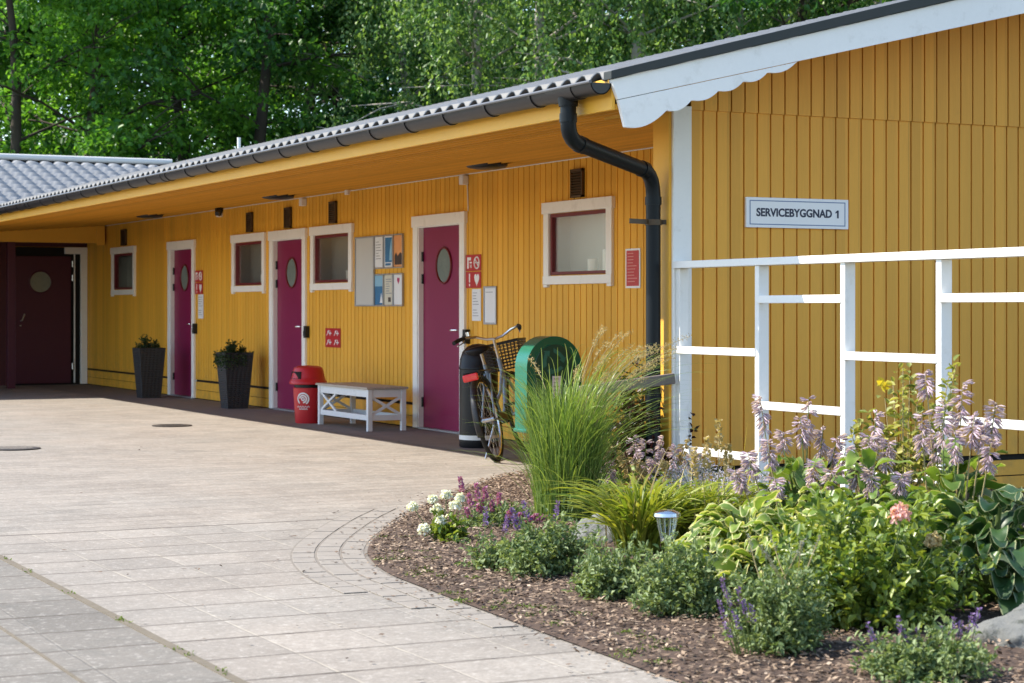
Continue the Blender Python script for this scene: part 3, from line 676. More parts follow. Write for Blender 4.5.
tiles('wing_roof', WY, WY+(RX-EX), -9, RX+.25, lambda u, d, h: (u, d, EZ-.045+SL*(d-WY)+h), lambda x, y: y-WY > x-EX-.02, .23, .36)
mb = MB().add([(RX, -.84, RZ), (2*RX-EX, -.84, EZ), (2*RX-EX, 30, EZ), (RX, 30, RZ)], [(0, 1, 2, 3)]).add([(-9, WY+RX-EX, RZ-.002), (RX, WY+RX-EX, RZ-.002), (9, 32, EZ-.3), (-9, 28.2, EZ)], [(0, 1, 2, 3)])
mb.build('rear_roof', M['tile'], B)
mb = MB().add([(EX+.02, -.80, EZ-.06), (RX, -.80, RZ-.08), (RX, 24, RZ-.08), (EX+.02, 18, EZ-.06)], [(0, 1, 2, 3)]).add([(-9, WY+.02, EZ-.06), (-9, WY+RX-EX, RZ-.08), (RX, WY+RX-EX, RZ-.08), (EX, WY+.02, EZ-.06)], [(0, 1, 2, 3)])
mb.build('roof_deck', M['roofedge'], B)
mb = MB().tube([(-9, WY+RX-EX, RZ+.03), (RX-.1, WY+RX-EX, RZ+.03)], .055, 10); mb.build('ridge_cap', M['ridge'], B, smooth=True); MB().tube([(RX, -.78, RZ-.02), (RX, WY+RX-EX-.1, RZ-.02)], .05, 10).build('ridge_cap', M['tile'], B, smooth=True)
MB().tube([(3.9, 19.84, 3.5), (3.9, 19.84, 3.98)], .028, 10).build('vent_pipe', M['pvc'], B)
# barge board: straight upper board, scalloped lower board, dark roof edge
by = -.85
zl = lambda x: 2.41+.232*(x+.85); ztop = lambda x: 2.525+.253*(x+.87)
x1 = RX
mb = MB().prism([(-.905, by, ztop(-.905)), (-.86, by, zl(-.86)), (x1, by, zl(x1)), (x1, by, ztop(x1))], (0, .028, 0))
mb.prism([(x1+.001, by, ztop(x1)), (x1+.001, by, zl(x1)), (2*RX+.86, by, zl(-.86)), (2*RX+.9, by, ztop(-.9))], (0, .028, 0))
barge = mb.build('barge_board', M['white'], B, bevel=.002)
cusps = [(-.81, 2.255), (-.545, 2.362), (-.385, 2.43), (-.205, 2.492), (-.035, 2.555), (.13, 2.615), (.325, 2.68)]
pts = [(-.858, by-.004, zl(-.858)-.004)]+[(-.815, by-.004, 2.255)]
pts = [(-.858, zl(-.858)-.003), (-.815, 2.256)]
for t in np.linspace(.12, 1, 10): pts.append((-.815+t*.27, 2.256+.106*t**2.1-.010*math.sin(PI*t)))
for (xa, za), (xb, zb) in zip(cusps[1:-1], cusps[2:]):
    for t in np.linspace(.1, 1, 10): pts.append((xa+(xb-xa)*t, za+(zb-za)*t-.034*math.sin(PI*min(1, t*.96))**.8*(1-.25*(1-t))))
pts.append((.34, zl(.34)-.003))
pts = [(x, by-.001, z) for x, z in pts]
MB().prism(pts, (0, .026, 0)).build('scalloped_board', M['white'], barge)
mb = MB().prism([(-.915, by-.02, ztop(-.915)+.002), (x1, by-.02, ztop(x1)+.002), (x1, by-.02, ztop(x1)+.085), (-.915, by-.02, ztop(-.915)+.05)], (0, .09, 0))
mb.prism([(x1+.001, by-.02, ztop(x1)+.002), (2*RX+.9, by-.02, ztop(-.9)), (2*RX+.9, by-.02, ztop(-.9)+.05), (x1+.001, by-.02, ztop(x1)+.055)], (0, .09, 0))
mb.build('roof_edge_cover', M['roofedge'], B, bevel=.004)
mb = MB().prism([(-.86, by+.03, ztop(-.86)-.045), (-.86, by+.03, ztop(-.86)-.03), (RX, by+.03, ztop(RX)-.03), (RX, by+.03, ztop(RX)-.045)], (0, .85, 0)); mb.build('gable_soffit', M['soffit'], B)
# veranda ceiling lamps and the small camera
for y in (5.26, 10.67, 15.8):
    MB().lathe([(.0, -.045), (.10, -.043), (.17, -.03), (.185, -.012), (.185, .01)], 1.27, y, 28, 2.515).build('ceiling_lamp', M['black'], B, smooth=True)
MB().lathe([(0, -.10), (.03, -.09), (.055, -.03), (.055, .02)], 1.7, 14.1, 16, 2.535).bar((1.7, 14.1, 2.53), (1.62, 13.95, 2.46), .05, .05).build('security_camera', M['black'], B)
MB().tube([(1.8, 9.9, 2.55), (1.8, 9.9, 2.50)], .03, 10).build('smoke_detector', M['pvc'], B)
# ------------------------------------------------------------------ signs on the veranda wall
FX = WX-.004                                # sheet fronts look towards -x
def plate(name, mat, parent, y0, y1, z0, z1, x=None, t=.006, bevel=.001):
    x = FX if x is None else x
    return MB().box(x-t, x, y0, y1, z0, z1).build(name, mat, parent, bevel=bevel)
def flat(pts, x): return [(x, y, z) for y, z in pts]
def mark(mb, y0, y1, z0, z1, x): mb.box(x-.0012, x, y0, y1, z0, z1)
def disc(mb, y, z, r, x, n=20, ry=None): mb.prism(flat([(y+(ry or r)*math.cos(t), z+r*math.sin(t)) for t in np.linspace(0, 2*PI, n, endpoint=False)], x), (-.0012, 0, 0))
def ringm(mb, y, z, r, w, x): mb.tube(flat([(y+r*math.cos(t), z+r*math.sin(t)) for t in np.linspace(0, 2*PI, 24, endpoint=False)], x-.0006), w/2, 4, closed=True)
def poly(mb, pts, x): mb.prism(flat(pts, x), (-.0012, 0, 0))
# the viewer sees larger y on the left; pictograms are laid out with u growing to the right
def pict_sign(y1, label):
    t = thing('pictogram_sign', label, 'sign', (WX, y1-.17, 1.44), 0, 'red pictogram signs beside the doors')
    org = tuple(t.location); W_ = .34
    def pl(nm, mt, z0, z1):
        return MB().box(FX-.006, FX, y1-W_, y1, z0, z1).build(nm, mt, t, org, bevel=.002)
    x = FX-.0062
    top = pl('upper_plate', M['signred'], 1.612, 1.77); mb = MB()
    u = lambda a, b: (y1-a, b)
    poly(mb, [u(.035, 1.635), u(.035, 1.745), u(.12, 1.745), u(.12, 1.715), u(.065, 1.715), u(.065, 1.635)], x)      # shower arm
    poly(mb, [u(.085, 1.70), u(.145, 1.70), u(.135, 1.685), u(.095, 1.685)], x)
    for k in range(3): mark(mb, y1-.105-k*.015, y1-.099-k*.015, 1.64, 1.675, x)
    ringm(mb, y1-.25, 1.69, .055, .016, x); mb.bar((x-.0006, y1-.212, 1.728), (x-.0006, y1-.288, 1.652), .014, .002, (1, 0, 0)); mb.bar((x-.0006, y1-.29, 1.69), (x-.0006, y1-.215, 1.69), .012, .002, (1, 0, 0))
    mb.build('symbol', M['signwhite'], top, org)
    low = pl('lower_plate', M['signred'], 1.445, 1.603); mb = MB()
    mark(mb, y1-.10, y1-.075, 1.50, 1.585, x); disc(mb, y1-.0875, 1.475, .013, x)
    hp = [(y1-.25+.055*math.sin(q)**3, 1.53+.0042*(13*math.cos(q)-5*math.cos(2*q)-2*math.cos(3*q)-math.cos(4*q))) for q in np.linspace(0, 2*PI, 30, endpoint=False)]
    poly(mb, hp, x); mb.build('symbol', M['signwhite'], low, org)
    return t
pict_sign(7.165, 'red pictogram sign beside the nearest plum door, above the white notices')
pict_sign(15.965, 'red pictogram sign beside the farthest door of the veranda, above a white paper')
def notice(y0, y1, z0, z1, label, framed=False, lines=9, name='notice', grp=None):
    t = thing(name, label, 'notice', (WX, (y0+y1)/2, z0), 0, grp); org = tuple(t.location)
    MB().box(FX-.003, FX, y0, y1, z0, z1).build('sheet', M['paper'], t, org)
    mb = MB(); x = FX-.0032
    for i in range(lines):
        z = z1-.035-i*(z1-z0-.06)/lines; l = random.uniform(.35, .8)*(y1-y0)
        if i == 5: continue
        mark(mb, y1-.02-l, y1-.02, z-.007, z, x)
    mb.build('print', M['greyink'], t, org)
    if framed:
        mb = MB().box(FX-.012, FX, y0-.018, y0, z0-.018, z1+.018).box(FX-.012, FX, y1, y1+.018, z0-.018, z1+.018).box(FX-.012, FX, y0, y1, z1, z1+.018).box(FX-.012, FX, y0, y1, z0-.018, z0)
        mb.build('frame', M['alu'], t, org, bevel=.003)
    return t
G_ = 'white notices beside the doors'
notice(6.83, 7.03, 1.125, 1.435, 'white printed paper just under the red pictogram sign at the nearest door', grp=G_)
notice(6.50, 6.74, 1.11, 1.44, 'blank white sheet in a grey frame, second notice from the nearest door', True, 1, grp=G_)
notice(15.60, 15.83, 1.11, 1.44, 'white printed paper by the farthest door of the veranda', grp=G_)
t = thing('rules_sign', 'small square red sign with white pictograms above the white bench', 'sign', (WX, 10.755, .8)); org = tuple(t.location)
MB().box(FX-.005, FX, 10.52, 10.99, .80, 1.02).build('plate', M['signred'], t, org, bevel=.002)
mb = MB(); x = FX-.0052
for i, (y, z) in enumerate(((10.87, .965), (10.64, .965), (10.87, .86), (10.64, .86))):
    disc(mb, y+.03, z+.012, .016, x); mark(mb, y-.07, y+.0, z-.012, z+.006, x); mark(mb, y-.04, y-.025, z-.03, z+.028, x)
    mb.bar((x-.0006, y+.07, z-.03), (x-.0006, y+.0, z+.03), .012, .002, (1, 0, 0))
mb.build('symbol', M['signwhite'], t, org)
t = thing('rules_board', 'narrow red board with rows of small white print beside the black downpipe', 'sign', (WX, 3.885, 1.42)); org = tuple(t.location)
MB().box(FX-.004, FX, 3.765, 4.01, 1.415, 1.745).build('backing', M['signwhite'], t, org)
MB().box(FX-.007, FX-.0042, 3.785, 3.99, 1.432, 1.728).build('plate', M['signred'], t, org)
mb = MB()
for i in range(10): mark(mb, 3.97-random.uniform(.08, .16), 3.97, 1.70-i*.026, 1.708-i*.026, FX-.0072)
mb.build('print', paint('faded_pink_print', (.62, .22, .2), .5, .05, 8, 0), t, org)
# information board with six leaflets
t = thing('notice_board', 'grey framed information board with a blank white panel and six coloured leaflets', 'notice board', (WX, 9.375, 1.27)); org = tuple(t.location)
MB().box(FX-.012, FX, 9.515, 10.03, 1.285, 2.02).build('panel', paint('off_white_panel', (.56, .56, .54), .4, .04, 3, 0), t, org)
mb = MB()
def fr(y0, y1, z0, z1, w=.016, d=.022):
    mb.box(FX-d, FX, y0, y0+w, z0, z1); mb.box(FX-d, FX, y1-w, y1, z0, z1); mb.box(FX-d, FX, y0+w, y1-w, z1-w, z1); mb.box(FX-d, FX, y0+w, y1-w, z0, z0+w)
fr(9.50, 10.045, 1.27, 2.035)
for k in range(3):
    for z0, z1 in ((1.675, 2.035), (1.27, 1.618)): fr(8.71+k*.2625, 8.71+k*.2625+.262, z0, z1, .010)
mb.build('frame', M['alu'], t, org)
sp = [(1.69, 2.02), (1.285, 1.603)]
def leaflet(col, row, mat):
    y1 = 9.4975-col*.2625-.013; y0 = y1-.236; z0, z1 = sp[row]
    return MB().box(FX-.008, FX, y0, y1, z0, z1).build('leaflet', mat, t, org), y0, y1, z0, z1
x = FX-.0082
o, y0, y1, z0, z1 = leaflet(0, 0, M['paper']); mb = MB()
for k in range(7): mark(mb, y1-.03-random.uniform(.06, .15), y1-.03, z1-.06-k*.03, z1-.052-k*.03, x)
mb.build('print', M['greyink'], o, org)
o, y0, y1, z0, z1 = leaflet(1, 0, M['paper']); m1 = MB(); mark(m1, y0+.02, y1-.02, z0+.05, z1-.015, x); m1.build('picture', M['blueprint'], o, org)
m1 = MB(); poly(m1, [(y0+.03, z0+.07), (y0+.10, z0+.07), (y0+.085, z0+.17), (y0+.045, z1-.04), (y0+.03, z1-.03)], x-.0014); m1.build('white_shape', M['skyprint'], o, org)
m1 = MB(); mark(m1, y0+.06, y1-.03, z0+.015, z0+.04, x); m1.build('print', M['blueprint'], o, org)
o, y0, y1, z0, z1 = leaflet(2, 0, M['orangeprint']); m1 = MB(); poly(m1, [(y0+.02, z0+.02), (y1-.02, z0+.02), (y1-.02, z0+.12), (y1-.06, z0+.15), (y1-.10, z0+.11), (y0+.07, z0+.15), (y0+.02, z0+.13)], x); m1.build('picture', M['darkprint'], o, org)
o, y0, y1, z0, z1 = leaflet(0, 1, M['blueprint']); m1 = MB(); mark(m1, y0, y1, z0+.20, z1, x); m1.build('picture', M['skyprint'], o, org)
m1 = MB(); poly(m1, [(y0+.02, z0+.02), (y0+.10, z0+.02), (y0+.06, z0+.13)], x); m1.build('white_shape', M['paper'], o, org)
o, y0, y1, z0, z1 = leaflet(1, 1, M['creamprint']); m1 = MB()
for k in range(7): mark(m1, y1-.04-random.uniform(.08, .16), y1-.04, z1-.05-k*.025, z1-.04-k*.025, x)
m1.build('print', M['greyink'], o, org); m1 = MB(); mark(m1, y0+.06, y0+.13, z0+.03, z0+.08, x); m1.build('picture', M['darkprint'], o, org)
o, y0, y1, z0, z1 = leaflet(2, 1, M['paper']); m1 = MB(); ym = (y0+y1)/2; zz = z1-.06
poly(m1, [(ym+.033*math.sin(q)**3, zz+.0026*(13*math.cos(q)-5*math.cos(2*q)-2*math.cos(3*q)-math.cos(4*q))) for q in np.linspace(0, 2*PI, 24, endpoint=False)], x); m1.build('heart', paint('crimson_print', (.42, .02, .12), .5, .05, 8, 0), o, org)
# SERVICEBYGGNAD 1
t = thing('name_sign', 'white framed sign reading SERVICEBYGGNAD 1 on the gable wall', 'sign', (.92, 0, 1.75)); org = tuple(t.location)
MB().box(.53, 1.31, -.020, -.001, 1.752, 1.942).build('board', M['signwhite'], t, org, bevel=.002)
mb = MB()
for a in ((.555, 1.285, 1.918, 1.924), (.555, 1.285, 1.770, 1.776)): mb.box(a[0], a[1], -.0215, -.0202, a[2], a[3])
mb.box(.555, .561, -.0215, -.0202, 1.776, 1.918).box(1.279, 1.285, -.0215, -.0202, 1.776, 1.918).build('border', paint('pale_blue_line', (.16, .22, .36), .5, .05, 8, 0), t, org)
def lettering(s, size, loc, rot, mat, parent, org, width=None, bold=0.):
    c = bpy.data.curves.new('lettering', 'FONT'); c.body = s; c.size = size; c.align_x = 'CENTER'; c.align_y = 'CENTER'; c.extrude = .0008; c.offset = bold; c.resolution_u = 4
    tmp = bpy.data.objects.new('tmp', c); COL.objects.link(tmp); dg = bpy.context.evaluated_depsgraph_get(); dg.update()
    me = bpy.data.meshes.new_from_object(tmp.evaluated_get(dg)); bpy.data.objects.remove(tmp)
    xs = [v.co.x for v in me.vertices]; k = 1. if not width else width/(max(xs)-min(xs))
    mt = Matrix.Translation(Vector(loc)-Vector(org)) @ rot.to_4x4() @ Matrix.Diagonal((k, 1, 1, 1)); me.transform(mt)
    me.materials.clear(); me.materials.append(mat); o = bpy.data.objects.new('lettering', me); COL.objects.link(o); o.parent = parent; return o
FRONT = Matrix.Rotation(PI/2, 3, 'X')
lt = lettering('SERVICEBYGGNAD', .070, (.893, -.0213, 1.846), FRONT, M['ink'], t, org, .575, .0022)
MB().prism([(1.232, -.0213, 1.8215), (1.232, -.0213, 1.8715), (1.222, -.0213, 1.8715), (1.208, -.0213, 1.861), (1.208, -.0213, 1.852), (1.2205, -.0213, 1.858), (1.2205, -.0213, 1.8215)], (0, -.0016, 0)).build('numeral', M['ink'], t, org)

# cups on the sill behind the panes
for i, (y, lab) in enumerate(((4.78, 'white cup on the sill of the nearest window'), (13.42, 'white cup on the sill of the window left of the middle door'), (10.5, 'white cup on the sill of the window right of the middle door'))):
    o = MB().lathe([(.0, 0), (.042, 0), (.046, .13), (.040, .13), (.038, .01)], WX+.10, y, 20, 1.548).build('cup', M['ceramic'], smooth=True); tag(o, lab, 'cup', 'cups on the window sills')
o = MB().box(WX+.13, WX+.16, 4.52, 4.66, 1.548, 1.76).build('paper_towel_box', M['pvc'], bevel=.006); tag(o, 'pale box standing beside the cup behind the nearest window', 'box')

# ------------------------------------------------------------------ trellis: the white fence that runs out from the gable corner
t = thing('trellis', 'white painted wooden trellis fence with staggered rails running out from the building corner', 'fence', (0, -.05, 0)); org = tuple(t.location)
PY_ = [-.94, -1.765, -2.57, -3.385, -4.2]
for y in PY_: MB().box(0, .068, y-.022, y+.022, 0, 1.488).build('post', M['whitefence'], t, org, bevel=.003)
MB().box(.012, .075, -.075, -.030, .05, 1.488).build('wall_post', M['whitefence'], t, org, bevel=.003)
MB().box(-.014, .082, -4.3, -.03, 1.489, 1.532).build('top_rail', M['whitefence'], t, org, bevel=.003)
ys = [-.076]+PY_
for i in range(5):
    a, b = ys[i]-(.022 if i else 0), ys[i+1]+.022
    for z in ((.99, .385) if i % 2 == 0 else (1.295, .69)): MB().box(-.006, .03, b-.012, a+.012, z-.022, z+.022).build('rail', M['whitefence'], t, org, bevel=.003)
t = thing('handrail', 'weathered grey wooden rail fixed low to the building corner behind the tall grass', 'rail', (-.45, .0, 0)); org = tuple(t.location)
MB().bar((-.02, -.06, .815), (-.66, -.02, .745), .035, .065).build('rail', M['wood'], t, org, bevel=.006)
MB().box(-.66, -.61, .0, .05, 0, .72).build('post', M['wood'], t, org, bevel=.005)

# ------------------------------------------------------------------ planters
def planter(loc, sc_, label, droop):
    t = thing('planter', label, 'planter', loc, 0, 'tall square planters by the wall')
    def ringf(h0, h1, z0, z1, flip=False):
        return [(-h0, -h0, z0), (h0, -h0, z0), (h0, h0, z0), (-h0, h0, z0), (-h1, -h1, z1), (h1, -h1, z1), (h1, h1, z1), (-h1, h1, z1)]
    S = [(0,1,5,4),(1,2,6,5),(2,3,7,6),(3,0,4,7)]
    mb = MB().add(ringf(.135, .188, 0, .70), S+[(3,2,1,0)]).add(ringf(.165, .188, .69, .7001), S).add(ringf(.165, .162, .69, .63), S)
    pot = mb.build('pot', M['pot'], t, bevel=.008)
    MB().add([(-.163,-.163,.655),(.163,-.163,.655),(.163,.163,.655),(-.163,.163,.655)], [(0,1,2,3)]).build('soil', M['soil'], t, fix=False)
    P, D, N, ln, wd, f, tp = bush_leaves(.19, .16, 46, 14, .035, .022)
    leafmesh('foliage', P+[0, 0, .66], D, N, ln, wd, L['potleaf'], t)
    P, D, N, ln, wd, f, tp = bush_leaves(.06, .15, 12, 18, .03, .02)
    leafmesh('sprig', P+[-.07, -.06, .72], D, N, ln, wd, L['potleaf'], t)
    if droop:
        k = 700; a = RNG.uniform(.35*PI, 1.6*PI, k); z = RNG.beta(1.2, 2., k)*.2
        q = np.stack([np.clip(np.cos(a)*.28, -.19, .19)-.0, np.clip(np.sin(a)*.28, -.19, .19), .70-z], 1)+RNG.normal(0, .012, (k, 3))
        leafmesh('trailing_foliage', q, dirs(k, -1, .1), dirs(k), RNG.uniform(.02, .035, k), RNG.uniform(.015, .02, k), L['potleaf'], t)
    return t
planter((1.47, 16.52, 0), 1, 'tall dark woven planter with small herbs between the far window and the farthest door', False)
planter((1.60, 13.18, 0), 1, 'tall dark woven planter with foliage trailing over its rim, left of the middle door', True)

# ------------------------------------------------------------------ red litter bin
bx, byy = 1.30, 9.79
t = thing('red_bin', 'red round litter bin with domed lid and white swirl emblem beside the bench', 'bin', (bx, byy, 0)); org = tuple(t.location)
MB().lathe([(0, 0), (.135, 0), (.14, .02), (.162, .385), (.155, .39)], bx, byy, 32).build('body', M['red'], t, org, smooth=True)
MB().lathe([(.150, .385), (.150, .435)], bx, byy, 28).build('neck', M['blackp'], t, org, smooth=True)
lid = MB().lathe([(.15, .425), (.198, .425), (.205, .435), (.203, .455), (.190, .468), (.178, .51), (.165, .575), (.150, .605), (.11, .622), (0, .63)], bx, byy, 36).build('lid', M['red'], t, org, smooth=True)
P = []
for a in np.linspace(PI*.80, PI*1.25, 10): P.append((bx+.186*math.cos(a), byy+.186*math.sin(a), .485))
for a in np.linspace(PI*1.25, PI*.80, 10): P.append((bx+.172*math.cos(a), byy+.172*math.sin(a), .56))
MB().prism(P, (-.004, -.001, .004)).build('opening', M['hole'], lid, org)
ang0 = math.atan2(byy*-1-10.4, -6.3-bx)+.0
def on_body(u, z, lift=.002):               # emblem wrapped on the drum, u in metres to the viewer's right
    r = .14+(z-.02)*.0603+lift; a = ang0-.35+u/r; return (bx+r*math.cos(a), byy+r*math.sin(a), z)
mb = MB()
for r0, s0, s1 in ((.062, .2, 5.2), (.038, -.4, 4.2), (.016, 0, 6.28)):
    mb.tube([on_body(r0*math.cos(q), .27+r0*math.sin(q)) for q in np.linspace(s0-1.2, s1-1.2, 22)], .0085 if r0 > .02 else .007, 5)
for k, (wd, zz) in enumerate(((.15, .178), (.10, .155))):
    for i in range(5): mb.tube([on_body(-wd/2+i*wd/5, zz), on_body(-wd/2+i*wd/5+wd/5*.35, zz+.016), on_body(-wd/2+i*wd/5+wd/5*.75, zz)], .004, 4)
mb.build('emblem', M['signwhite'], t, org)

# ------------------------------------------------------------------ bench with crossed ends
t = thing('bench', 'white painted wooden bench with crossed end frames and worn seat against the wall', 'bench', (1.5, 8.8, 0)); org = tuple(t.location)
X0, X1, Y0, Y1, lw = 1.30, 1.72, 8.08, 9.50, .05
for x in (X0, X1-lw):
    for y in (Y0, Y1-lw): MB().box(x, x+lw, y, y+lw, 0, .425).build('leg', M['bench'], t, org, bevel=.004)
mb = MB()
for x in (X0+.012, X1-lw+.012): mb.box(x, x+.035, Y0+lw, Y1-lw, .345, .424)
for y in (Y0+.012, Y1-lw+.012): mb.box(X0+lw, X1-lw, y, y+.035, .345, .424)
mb.build('apron', M['bench'], t, org, bevel=.003)
mb = MB()
for x in (X0+.012, X1-lw+.012): mb.box(x, x+.034, Y0+lw, Y1-lw, .11, .165)
for y in (Y0+.012, Y1-lw+.012): mb.box(X0+lw, X1-lw, y, y+.034, .11, .165)
mb.build('stretcher', M['bench'], t, org, bevel=.003)
for y in (Y0+.03, Y1-lw+.03): MB().bar((X0+lw, y, .165), (X1-lw, y, .345), .022, .026).bar((X0+lw, y+.001, .345), (X1-lw, y+.001, .165), .020, .026).build('end_cross', M['bench'], t, org)
mb = MB()
for x in (X0+.03,): mb.bar((x, Y1-lw, .165), (x, Y1-lw-.42, .345), .022, .026).bar((x+.001, Y1-lw, .345), (x+.001, Y1-lw-.42, .165), .020, .026)
mb.build('front_cross', M['bench'], t, org)
mb = MB()
for i in range(5): mb.box(X0-.02+i*.0925, X0-.02+i*.0925+.086, Y0-.02, Y1+.02, .426, .448)
mb.build('seat', M['seatwood'], t, org, bevel=.004)

# ------------------------------------------------------------------ black round-topped bin
bx, byy = 1.33, 5.55
t = thing('black_bin', 'black round topped litter bin with a pale band near its foot, behind the bicycle', 'bin', (bx, byy, 0)); org = tuple(t.location)
MB().lathe([(0, .0), (.165, 0), (.175, .02), (.175, .075)], bx, byy, 36).build('foot', M['blackp'], t, org, smooth=True)
MB().lathe([(.172, .074), (.177, .076), (.177, .115), (.172, .117)], bx, byy, 36).build('band', M['pvc'], t, org, smooth=True)
MB().lathe([(.173, .116), (.173, .70), (.178, .705), (.178, .72), (.173, .728), (.168, .79), (.145, .86), (.10, .905), (.05, .925), (0, .93)], bx, byy, 36).build('body', M['blackp'], t, org, smooth=True)

# ------------------------------------------------------------------ green recycling bin on a post
cx, cy, w2, dep = .29, 2.20, .222, .19
t = thing('green_bin', 'green arch topped recycling bin on a post behind the tall grass', 'bin', (cx, cy, 0)); org = tuple(t.location)
def arch(h, z0, z1, y):
    zc = z1-h; return [(cx-h, y, z0), (cx-h, y, zc)]+[(cx-h*math.cos(q), y, zc+h*math.sin(q)) for q in np.linspace(.08, PI-.08, 24)]+[(cx+h, y, zc), (cx+h, y, z0)]
body = MB().prism(arch(w2, .375, 1.045, cy-dep/2), (0, dep, 0)).build('body', M['green'], t, org, bevel=.07, smooth=True)
MB().prism(arch(w2-.062, .44, .985, cy-dep/2-.004), (0, .02, 0)).build('front_panel', M['greend'], t, org, bevel=.004)
MB().box(cx-w2-.012, cx+w2+.012, cy-dep/2-.012, cy+dep/2+.012, .355, .385).build('base_rim', M['green'], t, org, bevel=.01)
MB().tube([(cx, cy+.05, 0), (cx, cy+.05, .36)], .035, 12).build('post', M['steel'], t, org, smooth=True)
mb = MB(); yy = cy-dep/2-.006
for k in range(3):                                   # three chasing arrows
    a0 = PI/2+k*2*PI/3
    q = lambda a, r: (cx-.01+r*math.cos(a), yy, .865+r*math.sin(a))
    pa, pb = a0, a0-2*PI/3*.62
    mb.prism([q(pa, .095), q((pa+pb)/2, .085), q(pb, .095), q(pb, .066), q((pa+pb)/2, .058), q(pa, .066)], (0, .004, 0))
    mb.prism([q(pb+.03, .112), q(pb-.42, .082), q(pb+.03, .048)], (0, .004, 0))
mb.build('recycling_mark', M['greenmark'], t, org)
MB().box(cx-.02, cx+.05, yy, yy+.004, .60, .76).build('label', M['paper'], t, org)
mb = MB()
for i in range(5): mb.box(cx-.01, cx+.04-random.uniform(0, .02), yy-.001, yy, .735-i*.027, .743-i*.027)
mb.build('print', M['greyink'], t, org)

# ------------------------------------------------------------------ bicycle
t = thing('bicycle', 'dark city bicycle with front basket and red rear lamp leaning towards the black bin', 'bicycle', (.79, 4.06, 0))
t.rotation_euler = (R(-13), 0, R(50))
def bwheel(x):
    wh = MB().tube([(x+.335*math.cos(q), 0, .345+.335*math.sin(q)) for q in np.linspace(0, 2*PI, 40, endpoint=False)], .019, 8, closed=True).build('wheel', M['rubber'], t, smooth=True)
    MB().tube([(x+.312*math.cos(q), 0, .345+.312*math.sin(q)) for q in np.linspace(0, 2*PI, 40, endpoint=False)], .011, 6, closed=True).build('rim', M['chrome'], wh, smooth=True)
    mb = MB()
    for i in range(28):
        q = 2*PI*i/28; s = .03*(1 if i % 2 else -1); q2 = q+.5*(1 if i % 4 < 2 else -1)
        mb.tube([(x+.02*math.cos(q2), s, .345+.02*math.sin(q2)), (x+.31*math.cos(q), 0, .345+.31*math.sin(q))], .0013, 4, cap=False)
    mb.tube([(x, -.05, .345), (x, .05, .345)], .018, 10); mb.build('spokes', M['steel'], wh)
bwheel(0); bwheel(1.08)
mb = MB(); BB = (.46, 0, .30)
mb.tube([BB, (.27, 0, .80)], .016, 10).tube([BB, (.66, 0, .42), (.84, 0, .66)], .019, 10).tube([(.39, 0, .47), (.62, 0, .56), (.825, 0, .74)], .015, 10).tube([(.84, 0, .62), (.80, 0, .84)], .02, 10)
for s in (-.055, .055): mb.tube([(.46, s*.7, .30), (0, s, .345)], .010, 8).tube([(0, s, .345), (.30, s*.4, .72)], .008, 8)
mb.build('frame', M['bikeblue'], t, smooth=True)
mb = MB()
for s in (-.05, .05): mb.tube([(.84, s*.5, .66), (.93, s, .52), (1.08, s, .345)], [.014, .013, .009], 8)
mb.build('fork', M['bikeblue'], t, smooth=True)
for x, q0, q1 in ((0, -.35, 2.75), (1.08, .5, 2.7)):
    A_ = np.linspace(q0 if x == 0 else .55, q1 if x == 0 else 2.75, 22); A_ = PI-A_ if x == 0 else A_
    vs = []
    for q in A_:
        for s, r in ((-.03, .362), (-.018, .372), (.018, .372), (.03, .362)): vs.append((x+r*math.cos(q), s, .345+r*math.sin(q)))
    o = MB().add(vs, [(4*i+j, 4*i+j+1, 4*i+j+5, 4*i+j+4) for i in range(21) for j in range(3)]).build('mudguard', M['black'], t, smooth='all')
    md = o.modifiers.new('thick', 'SOLIDIFY'); md.thickness = .002
mb = MB().tube([(.27, 0, .80), (.245, 0, .90)], .013, 8); sp_ = mb.build('seat_post', M['steel'], t, smooth=True)
S = []
for xx, wd, zz in ((.08, .0, .92), (.09, .085, .925), (.14, .115, .935), (.20, .095, .935), (.27, .045, .93), (.34, .028, .93), (.375, .0, .925)): S.append((xx, wd, zz))
vs = []; 
for xx, wd, zz in S:
    for q in np.linspace(0, 2*PI, 10, endpoint=False): vs.append((xx, wd*math.cos(q), zz+(.022 if math.sin(q) > 0 else .045)*math.sin(q)*(1 if wd else 0)))
MB().add(vs, [(i*10+j, i*10+(j+1) % 10, (i+1)*10+(j+1) % 10, (i+1)*10+j) for i in range(6) for j in range(10)]).build('saddle', M['blackp'], t, smooth='all')
mb = MB()
for s in (-.06, .06): mb.tube([(.28, s*.4, .73), (.20, s, .745), (-.24, s, .745)], .006, 6).tube([(-.15, s, .745), (0, s*.9, .345)], .005, 6)
for i in range(4): mb.tube([(-.2+i*.11, -.06, .745), (-.2+i*.11, .06, .745)], .005, 6)
mb.tube([(-.24, -.06, .745), (-.24, .06, .745)], .006, 6); rk = mb.build('rear_rack', M['black'], t)
MB().box(-.275, -.245, -.065, .065, .675, .735).build('rear_light', paint('red_reflector', (.80, .012, .016), .25, .05, 20, 0, spec=.8), t, bevel=.012)
hb = MB().tube([(.80, 0, .84), (.775, 0, 1.0)], .013, 8).tube([(.775, 0, 1.0), (.82, 0, 1.01)], .013, 8)
for s in (-1, 1): hb.tube([(.82, 0, 1.01), (.83, s*.07, 1.02), (.82, s*.16, 1.06), (.74, s*.24, 1.07), (.66, s*.275, 1.06), (.58, s*.29, 1.045)], .011, 8)
hb = hb.build('handlebar', M['steel'], t, smooth=True)
